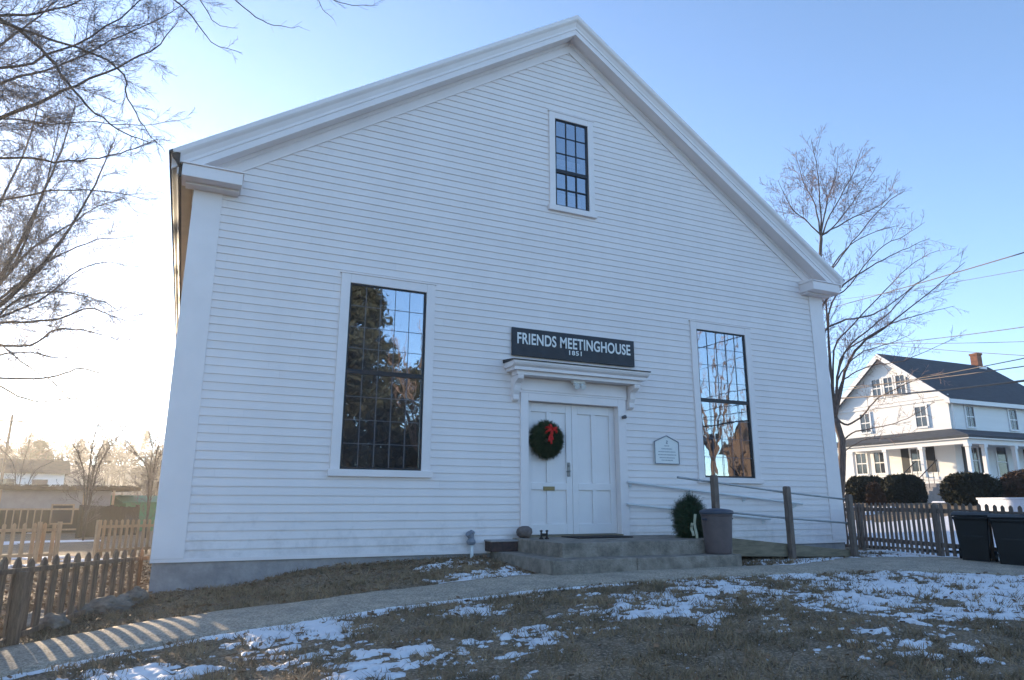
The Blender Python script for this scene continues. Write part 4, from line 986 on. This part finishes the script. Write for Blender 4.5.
hb('chimney', [(8.55, 9.0, GW/2-.24, GW/2+.22, 8.6, 10.15), (8.51, 9.04, GW/2-.28, GW/2+.26, 10.151, 10.28)], M['chim'], rf)
hb('chimney_flashing', [(8.45, 9.1, GW/2-.40, GW/2+.36, 9.2, 9.36)], M['htrim'], rf)
def hwin(face, a0, a1, z0, z1, shut=False, kind='window'):
    fr = MB(); pn = MB(); e = .10
    def put(b, x0, x1, za, zb, d0, d1):
        if face == 'g': b.box(-d1, -d0, x0, x1, za, zb, HT)
        else: b.box(x0, x1, -d1, -d0, za, zb, HT)
    put(fr, a0-e, a0, z0-e, z1+e, .003, .06); put(fr, a1, a1+e, z0-e, z1+e, .003, .06); put(fr, a0, a1, z1, z1+e, .003, .055); put(fr, a0-.02, a1+.02, z0-e, z0, .003, .08)
    zm = (z0+z1)/2; put(fr, a0, a1, zm-.03, zm+.03, .012, .04); am = (a0+a1)/2
    if kind == 'window': put(fr, am-.015, am+.015, z0, zm-.03, .012, .03); put(fr, am-.015, am+.015, zm+.03, z1, .012, .03)
    root = fr.build(kind if kind == 'window' else 'door', M['htrim'], house)
    put(pn, a0, a1, z0, z1, .002, .010); pn.build('pane', M['hglass'], root)
    if shut:
        for s0, s1 in ((a0-e-.5, a0-e-.02), (a1+e+.02, a1+e+.5)):
            s = MB(); put(s, s0, s1, z0-.05, z1+.05, .003, .05); s.build('shutter', M['shutter'], root)
for a in (2.35, 3.15, 3.95): hwin('g', a, a+.55, 6.95, 8.0)
hwin('g', 1.3, 1.95, 4.95, 6.05); hwin('g', 4.95, 5.6, 4.95, 6.05)
hwin('g', 1.75, 2.55, 2.5, 3.75, True); hwin('g', 4.25, 4.95, 2.5, 3.7); hwin('g', 5.5, 6.2, 2.5, 3.7)
hwin('s', 1.3, 1.95, 4.85, 5.95); hwin('s', 5.0, 5.65, 4.85, 5.95); hwin('s', 7.9, 8.55, 4.85, 5.95)
hwin('s', 1.15, 1.75, 2.35, 3.7, True); hwin('s', 3.35, 4.2, 2.2, 3.8, False, 'front_door'); hwin('s', 6.4, 7.1, 2.4, 3.7, True)
b = MB(); b.tube([HT(Vector((.12, -.12, EZ-.3))), HT(Vector((.12, -.12, 4.6)))], .045, 8); b.build('downspout', M['htrim'], house)
# porch: floor, roof, posts, steps
PD = 2.1; PE = 3.95
hb('porch_floor', [(-PD, 0, -PD, GW*.86, 1.95, 2.1), (-.002, HL, -PD, -.001, 1.951, 2.099)], M['htrim'])
hb('porch_skirt', [(-PD+.05, -PD+.10, -PD+.05, GW*.86, .6, 1.95), (-PD+.05, HL, -PD+.051, -PD+.10, .6, 1.949)], M['hwhite'])
b = MB(); o_ = PD+.3
A = [(-o_, -o_, PE+.12), (-o_, GW*.9, PE+.12), (0, GW*.9, 4.68), (0, 0, 4.68), (HL, -o_, PE+.12), (HL, 0, 4.68)]
A2 = [(x, y, z_-.12) for x, y, z_ in A]
b.add([HT(Vector(p)) for p in A+A2], [(0, 3, 2, 1), (0, 4, 5, 3), (6, 7, 8, 9), (6, 9, 11, 10), (0, 1, 7, 6), (4, 0, 6, 10), (1, 2, 8, 7), (5, 4, 10, 11)]); b.build('porch_roof', M['hroof'], house)
hb('porch_beam', [(-PD-.12, -PD+.06, -PD-.1, GW*.86, PE-.30, PE-.002), (-PD+.061, HL, -PD-.10, -PD+.08, PE-.299, PE-.003), (-PD-.26, -PD-.121, -PD-.28, GW*.9, PE-.06, PE-.001), (-PD-.12, HL, -PD-.28, -PD-.101, PE-.061, PE-.0012)], M['htrim'])
hb('porch_ceiling', [(-PD+.07, -.01, -.0, GW*.86, PE-.12, PE-.10), (-PD+.07, HL, -PD+.09, -.01, PE-.121, PE-.101)], M['htrim'])
for (x, y) in [(-PD, -PD), (-PD, .35), (-PD, 2.5), (-PD, 4.7), (-PD, 6.1), (-1.0+.1, -PD), (1.5, -PD), (4.0, -PD), (6.5, -PD), (9, -PD)]:
    hb('porch_post', [(x-.09, x+.09, y-.09, y+.09, 2.1, PE-.30), (x-.13, x+.13, y-.13, y+.13, 2.1005, 2.25), (x-.13, x+.13, y-.13, y+.13, PE-.44, PE-.301)], M['htrim'])
hb('porch_steps', [(-PD-.3*(i+1), -PD-.3*i, .05-.45, 1.2-.45, .7, 1.95-.19*(i+1)) for i in range(6)], M['concrete'])
for y in (-.4, .75):
    b = MB(); b.tube([HT(Vector((-PD, y, 2.95))), HT(Vector((-PD-1.8, y, 1.8)))], .025, 6)
    for i in range(5): x = -PD-.4*i; b.tube([HT(Vector((x, y, 2.95-.255*i))), HT(Vector((x, y, 2.0-.25*i)))], .015, 4)
    b.build('stair_rail', M['shutter'], house)
# clipped hedges before the porch
def leafball(name, label, c, r, m, n, seed, sq=2.6, leaf=.05, group='clipped hedges before the porch'):
    rg_ = np.random.RandomState(seed); d = rg_.normal(size=(n, 3)); d /= np.linalg.norm(d, axis=1)[:, None]
    k = (np.abs(d)**sq).sum(1)**(-1/sq); rr_ = rg_.uniform(.90, 1.02, n)
    P = d*k[:, None]*rr_[:, None]*np.array(r)[None]
    P += (fbm(P[:, 0]*2+5, P[:, 1]*2+P[:, 2]*1.7+9, 1.2, 3, seed)[:, None]-.5)*.22*d
    P = P+np.array(c)[None]; P = P[P[:, 2] > Gz(c[0], c[1])-.02]; n = len(P)
    A = rg_.normal(size=(n, 3)); B = rg_.normal(size=(n, 3)); V = np.stack([P-A*leaf*.5, P+A*leaf*.5, P+B*leaf], 1)
    root = thing(name, label, 'hedge', (c[0], c[1], Gz(c[0], c[1])), group); o = tri_mesh('foliage', V, m); o.parent = root; o.matrix_parent_inverse = Matrix.Translation(-root.location)
    bm = bmesh.new(); bmesh.ops.create_icosphere(bm, subdivisions=3, radius=1)
    for v in bm.verts:
        d_ = v.co.normalized(); kk = (abs(d_.x)**sq+abs(d_.y)**sq+abs(d_.z)**sq)**(-1/sq); v.co = Vector((d_.x*r[0], d_.y*r[1], d_.z*r[2]))*kk*.9+Vector(c)
    me = bpy.data.meshes.new('core'); bm.to_mesh(me); bm.free(); me.materials.append(m); o = bpy.data.objects.new('inner_mass', me); C.objects.link(o); o.parent = root; o.matrix_parent_inverse = Matrix.Translation(-root.location)
def hedge_at(u0, u1, vt, D, m, seed, label, zdrop=.0):
    a, c = at(u0, vt, D), at(u1, vt, D); mid_ = (a+c)/2; gz = Gz(mid_.x, mid_.y); wdt = (c-a).length/2; ht = (a.z-gz)
    leafball('hedge', label, (mid_.x, mid_.y, gz+ht*.42), (wdt, wdt*.8, ht*.58), m, 9000, seed)
hedge_at(843, 888, 477, 32, M['hedge'], 1, 'dark clipped hedge at the far left of the porch')
hedge_at(879, 926, 475, 30.5, M['hedge'], 2, 'rounded dark hedge just left of the porch steps')
hedge_at(866, 882, 485, 29.5, M['hedge_b'], 3, 'small bronze shrub between the two left hedges')
hedge_at(938, 1000, 474, 28, M['hedge'], 4, 'large rounded dark hedge right of the porch steps')
hedge_at(994, 1060, 472, 29, M['hedge_b'], 5, 'bronze-topped hedge at the right edge before the house')
# white board fence beyond the picket fence
a, c = at(978, 499, 22), at(1100, 499, 19); bw = thing('white_board_fence', 'low white board fence behind the dark pickets and bins', 'fence', (a.x, a.y, Gz(a.x, a.y)))
b = MB(); t = Vector((c.x-a.x, c.y-a.y, 0)); Lb = t.length; t.normalize(); n = int(Lb/.15)
for i in range(n):
    p = Vector((a.x, a.y, 0))+t*(i*.15+.075); b.bar(p+Vector((0, 0, .15)), p+Vector((0, 0, .86)), .144, .02, up=Vector((-t.y, t.x, 0)))
b.build('boards', M['whitefence'], bw)
b = MB(); b.bar(Vector((a.x, a.y, .885)), Vector((a.x, a.y, .885))+t*Lb, .10, .045); b.build('cap_rail', M['whitefence'], bw)

# ------------------------------------------------------------------ overhead cables
def cable(pts, r, label):
    b = MB(); P = smooth_path([Vector(p) for p in pts], 8); b.tube(P, r, 5); o = b.build('overhead_cable', M['wire'], None, smooth=True); tag(o, label, 'cable', 'overhead cables on the right')
def sagline(u0, v0, D0, u1, v1, D1, r, label, sag=.25):
    a, c = at(u0, v0, D0), at(u1, v1, D1); d = c-a; a2 = a-d*.35; c2 = c+d*.9
    pts = [a2+(c2-a2)*t+Vector((0, 0, -sag*4*(t-t*t)+sag*4*(.26-.26**2))) for t in np.linspace(0, 1, 9)]
    cable(pts, r, label)
sagline(795, 318, 36, 1024, 250, 16, .013, 'highest cable, crossing clear sky above the dark house roof')
sagline(845, 300, 36, 1024, 268, 22, .008, 'faint thin cable just under the highest one')
sagline(860, 347, 34, 1024, 325, 20, .011, 'cable passing just above the house ridge, rising to the right')
sagline(860, 343, 34, 1024, 354, 26, .011, 'cable sloping down to the right past the chimney top')
sagline(840, 392, 30, 1024, 356, 18, .011, 'thin cable crossing the middle of the dark house roof')
sagline(840, 389, 30, 1024, 364, 18, .012, 'cable crossing the house roof below the chimney')
sagline(835, 400, 28, 1024, 378, 15, .022, 'thickest dark cable, lowest one crossing the house roof')
sagline(845, 344, 34, 1024, 340, 24, .009, 'nearly level cable at the height of the house ridge')

# ------------------------------------------------------------------ left background
def rect_thing(u0, u1, D0, D1):
    a, c = at(u0, 520, D0), at(u1, 520, D1); t = Vector((c.x-a.x, c.y-a.y, 0)); L = t.length; t.normalize(); nrm = Vector((t.y, -t.x, 0))   # nrm faces the camera
    if nrm.dot(Vector((CAM.x-a.x, CAM.y-a.y, 0))) < 0: nrm = -nrm
    o = Vector((a.x, a.y, Gz((a.x+c.x)/2, (a.y+c.y)/2)))
    return (lambda p: o+t*p.x+nrm*p.y+Vector((0, 0, p.z))), L, o
def zpx(v, D, u=60): return at(u, v, D).z
T_, L, o = rect_thing(-160, 108, 40, 40)
z0 = o.z
lb = thing('low_building', 'long low grey building with a brown debris-covered flat roof', 'building', o)
b = MB(); b.box(0, L, -5, 0, 1.12, 1.95, T_); b.build('upper_wall', M['shedgrey'], lb)
b = MB(); b.box(.01, L-.01, -5, -.05, 0, 1.119, T_); b.build('shaded_lower_wall', M['darkfence'], lb)  # dark brown puts the porch shade into the wall colour
b = MB(); b.box(-.3, L+1.2, -5.5, .45, 1.951, 2.12, T_)
b.build('roof', M['thatch'], lb)
rg = random.Random(3); b = MB()
for _ in range(900):
    p = T_(Vector((rg.uniform(-.3, L+1.2), rg.uniform(-.5, .45), 2.12))); s_ = rg.uniform(.04, .14); b.add([p, p+Vector((s_, 0, rg.uniform(-.02, .1))), p+Vector((0, s_, rg.uniform(.0, .12)))], [(0, 1, 2)])
b.build('roof_litter', M['thatch'], lb)
b = MB(); b.box(L-2.35, L-1.55, .002, .05, .45, 1.25, T_); wn_ = b.build('window', M['hglass'], lb)
b = MB(); b.box(L-2.42, L-2.35, .003, .08, .38, 1.32, T_); b.box(L-1.55, L-1.48, .003, .08, .38, 1.32, T_); b.box(L-2.35, L-1.55, .003, .08, 1.25, 1.32, T_); b.box(L-2.35, L-1.55, .003, .08, .38, .45, T_); b.build('frame', M['new_wood'], wn_)
b = MB(); b.box(0, L-1.3, 1.2, 1.28, 1.05, 1.13, T_); b.box(0, L-1.3, 1.2, 1.28, .15, .22, T_)
x = 0
while x < L-2.6: b.box(x, x+.05, 1.205, 1.275, .22, 1.05, T_); x += .26
b.build('deck_railing', M['new_wood'], lb)
b = MB()
for x in (L-1.3, L-.1, L-4.5): b.box(x, x+.1, 1.18, 1.29, 0, 1.95, T_)
b.build('deck_post', M['new_wood'], lb)
T_, L, o = rect_thing(80, 138, 33.5, 36)
df = thing('board_fence', 'dark brown solid board fence between low building and green shed', 'fence', o); b = MB(); x = 0; i = 0
while x < L: b.box(x, min(L, x+.145), 0, .03, .02, 1.28-.03*i/8+.02*math.sin(i*2.3), T_); x += .15; i += 1
b.build('boards', M['darkfence'], df)
b = MB(); [b.box(x, x+.1, -.12, -.002, 0, 1.3, T_) for x in (0, L/2, L-.1)]; b.build('posts', M['darkfence'], df)
T_, L, o = rect_thing(124, 176, 40, 41)
gs = thing('green_shed', 'green wooden shed with a shallow roof beside the building corner', 'shed', o)
b = MB(); b.box(0, L, -2.6, 0, 0, 1.35, T_); x = .0
while x < L: b.box(x, x+.03, .0, .015, .02, 1.34, T_); x += .3
b.build('wall', M['green'], gs)
b = MB(); b.prism([T_(Vector(p)) for p in ((-.25, .2, 1.351), (-.25, .2, 1.42), (-.25, -1.3, 1.75), (-.25, -2.8, 1.42), (-.25, -2.8, 1.351))], Vector((0, 0, 0)), T_(Vector((L+.25, 0, 0)))-T_(Vector((-.25, 0, 0)))); b.build('roof', M['green2'], gs)
T_, L, o = rect_thing(-60, 58, 72, 72)
ph = thing('pale_house', 'distant pale house with a bright low roof above the grey building', 'house', o)
zt = zpx(474, 72)-o.z; b = MB(); b.box(0, L, -7, 0, 0, zt, T_); b.build('wall', M['hwhite'], ph)
b = MB(); b.prism([T_(Vector(p)) for p in ((-.4, .5, zt), (-.4, -3.5, zt+1.3), (-.4, -7.5, zt))], Vector((0, 0, 0)), T_(Vector((L+.4, 0, 0)))-T_(Vector((-.4, 0, 0)))); b.build('roof', M['thatch'], ph)
b = MB(); [b.box(x, x+1.1, .003, .05, zt-1.4, zt-.5, T_) for x in np.arange(1, L-1, 2.3)]; b.build('windows', M['hglass'], ph)

# air: thin haze round the whole place
b = MB(); b.box(-420, 420, -250, 420, -4, 62); hz = b.build('haze', M['wire']); hz['kind'] = 'stuff'
hm = bpy.data.materials.new('haze_air'); hm.use_nodes = True; hn = hm.node_tree
for x in list(hn.nodes): hn.nodes.remove(x)
ho = hn.nodes.new('ShaderNodeOutputMaterial'); hv = hn.nodes.new('ShaderNodeVolumePrincipled'); hn.links.new(hv.outputs[0], ho.inputs['Volume'])
hv.inputs['Color'].default_value = (.95, .95, .95, 1); hv.inputs['Density'].default_value = .0010; hv.inputs['Anisotropy'].default_value = .6
hz.data.materials.clear(); hz.data.materials.append(hm)

# far wooded slope
rg_ = np.random.RandomState(17); tris = []; conif = []
for i in range(620):
    az = rad(rg_.uniform(-25, 52)); D_ = rg_.uniform(95, 300); x_ = CAM.x+D_*math.sin(az-rad(3)); y_ = CAM.y+D_*math.cos(az-rad(3))
    g0 = Gz(x_, y_); hgt = rg_.uniform(5, 8.5)
    n_ = 150
    if rg_.rand() < .10:
        t = rg_.rand(n_)**.7; rr_ = (1-t)*hgt*.20+.1; a = rg_.uniform(0, 6.28, n_); P = np.stack([x_+rr_*np.cos(a), y_+rr_*np.sin(a), g0+1+t*(hgt*1.15-1)], 1)
        A = rg_.normal(size=(n_, 3))*.5; B = rg_.normal(size=(n_, 3))*.5; A[:, 2] *= .4; conif.append(np.stack([P-A, P+A, P+B], 1))
    else:
        d = rg_.normal(size=(n_, 3)); d /= np.linalg.norm(d, axis=1)[:, None]; rr_ = rg_.uniform(.3, 1, n_)[:, None]; P = np.array([x_, y_, g0+hgt*.6])+d*rr_*np.array([hgt*.33, hgt*.33, hgt*.42])
        A = rg_.normal(size=(n_, 3))*.09; B = d*rg_.uniform(.6, 1.6, (n_, 1))+rg_.normal(size=(n_, 3))*.3; tris.append(np.stack([P-A, P+A, P+B], 1))
        c0 = np.array([x_, y_, g0]); tris.append(np.array([[c0-[.2, 0, 0], c0+[.2, 0, 0], c0+[0, 0, hgt*.8]]]))
for i in range(200):  # unseen tree ring behind the camera, added to cut sky light on the facade
    az = rad(rg_.uniform(85, 275)); D_ = rg_.uniform(80, 130); x_ = CAM.x+10+D_*math.sin(az)*1.2; y_ = CAM.y+D_*math.cos(az)
    g0 = Gz(x_, y_); hgt = rg_.uniform(2.5, 5); n_ = 260
    if rg_.rand() < .45:
        t = rg_.rand(n_)**.7; rr_ = (1-t)*hgt*.22+.1; a = rg_.uniform(0, 6.28, n_); P = np.stack([x_+rr_*np.cos(a), y_+rr_*np.sin(a), g0+.5+t*(hgt*1.1-1)], 1)
        A = rg_.normal(size=(n_, 3))*.55; B = rg_.normal(size=(n_, 3))*.55; A[:, 2] *= .4; conif.append(np.stack([P-A, P+A, P+B], 1))
    else:
        d = rg_.normal(size=(n_, 3)); d /= np.linalg.norm(d, axis=1)[:, None]; rr_ = rg_.uniform(.2, 1, n_)[:, None]; P = np.array([x_, y_, g0+hgt*.5])+d*rr_*np.array([hgt*.33, hgt*.33, hgt*.5])
        A = rg_.normal(size=(n_, 3))*.16; B = d*rg_.uniform(.8, 2., (n_, 1))+rg_.normal(size=(n_, 3))*.4; tris.append(np.stack([P-A, P+A, P+B], 1))
struct(tri_mesh('distant_woods', np.concatenate(tris), M['wood_far']), 'stuff')
struct(tri_mesh('distant_conifers', np.concatenate(conif), M['fir_far']), 'stuff')

# ------------------------------------------------------------------ across the road, behind the photographer (seen in the window glass)
def leafy(name, label, c, hgt, rad_, m, n, seed, leaf=.13, conic=False):
    g0 = Gz(c[0], c[1]); root = thing(name, label, 'tree', (c[0], c[1], g0)); rg_ = np.random.RandomState(seed)
    b = MB(); b.tube([(c[0], c[1], g0), (c[0]+.1, c[1], g0+hgt*.5), (c[0], c[1]+.1, g0+hgt*.92)], [.32, .2, .04], 8)
    for i in range(22):
        a = i*2.4; z_ = g0+hgt*(.2+.7*i/22); l = rad_*.8*(1-.6*i/22); b.tube([(c[0], c[1], z_), (c[0]+l*math.cos(a), c[1]+l*math.sin(a), z_+l*.25)], [.06, .015], 5)
    b.build('trunk', M['bark'], root)
    cl = []
    for i in range(240):
        t = rg_.rand(); rr_ = rad_*(1-.75*t if conic else math.sin(math.pi*(.12+.8*t)))*math.sqrt(rg_.uniform(.15, 1)); a = rg_.uniform(0, 6.28); cl.append((c[0]+rr_*math.cos(a), c[1]+rr_*math.sin(a), g0+hgt*(.16+.82*t), rg_.uniform(.35, .95)))
    Ps = []
    for (x_, y_, z_, r_) in cl:
        d = rg_.normal(size=(n//240, 3)); Ps.append(np.array([x_, y_, z_])+d*r_*.42*np.array([1, 1, .7]))
    P = np.concatenate(Ps); k = len(P); A = rg_.normal(size=(k, 3))*leaf*.5; B = rg_.normal(size=(k, 3))*leaf
    o = tri_mesh('crown', np.stack([P-A, P+A, P+B], 1), m); o.parent = root; o.matrix_parent_inverse = Matrix.Translation(-root.location)
leafy('evergreen_tree', 'open-crowned evergreen mirrored at the right of the left window', (7.6, -33), 11.0, 3.4, M['leaf'], 12000, 8)
leafy('evergreen_tree', 'tall dark evergreen tree reflected in the left window glass', (1.6, -27), 14.5, 4.4, M['leaf'], 42000, 3, conic=True)
leafy('evergreen_tree', 'thin-topped evergreen filling the middle of the left window glass', (-.6, -20), 9.5, 2.8, M['leaf'], 16000, 6)
leafy('evergreen_tree', 'broad low evergreen mirrored low in the left window', (5.6, -25), 6.2, 3.0, M['leaf'], 26000, 4)
for k, (x_, y_, h_, lab) in enumerate(((3.4, -19, 9.5, 'bare young tree mirrored in front of the evergreens in the left window'), (24, -27, 11, 'thin bare tree mirrored in the lower right window'), (17, -19, 12, 'bare street tree mirrored at the left of the right window'), (20.5, -20, 12.5, 'bare street tree mirrored in the middle of the right window'), (29, -27, 11, 'bare street tree mirrored beside the brick house'))):
    T = Tree(90+k, upt=.2, wig=.1, minr=.010, dens=.45, ang=(20, 45)); g0 = Gz(x_, y_); b0 = Vector((x_, y_, g0-.1))
    T.limb([b0, b0+Vector((.1, 0, h_*.22)), b0+Vector((0, .2, h_*.42))], .22, .15, 0)
    for a in range(6): an = a*1.05+k; T.limb([b0+Vector((0, .2, h_*.3)), b0+Vector((math.cos(an)*h_*.08, math.sin(an)*h_*.08, h_*.55)), b0+Vector((math.cos(an)*h_*.17, math.sin(an)*h_*.17, h_*.95))], .10, .015, 2.2, .2, 2)
    T.build('bare_tree', lab, 'tree', b0, M['bark_r'], M['twig_r'])
bh = thing('brick_house', 'sunlit brick house across the road mirrored in the right window', 'house', (41, -38, -.8))
b = MB(); b.box(40.5, 51, -41, -36, -1, 5.6); b.add([(40.5, -41, 5.6), (40.5, -36, 5.6), (40.5, -38.5, 8.0), (51, -41, 5.6), (51, -36, 5.6), (51, -38.5, 8.0)], [(0, 1, 2), (5, 4, 3)]); b.build('wall', M['tan_brick'], bh)
b = MB()
for y_ in (-41.4, -35.6): b.add([(40.1, -38.5, 8.12), (51.4, -38.5, 8.12), (51.4, y_, 5.4), (40.1, y_, 5.4)], [(0, 1, 2, 3)])
b.build('roof', M['hroof'], bh)
for x_ in (42.5, 45.5, 48.5):
    for z_ in (.8, 3.4):
        b = MB(); b.box(x_-.1, x_+1.2, -35.998, -35.93, z_-.1, z_+1.8); w_ = b.build('window', M['htrim'], bh)
        b = MB(); b.box(x_, x_+1.1, -35.93, -35.91, z_, z_+1.7); b.build('pane', M['hglass'], w_)
print('objects', len(bpy.data.objects), 'polys', sum(len(m.polygons) for m in bpy.data.meshes))
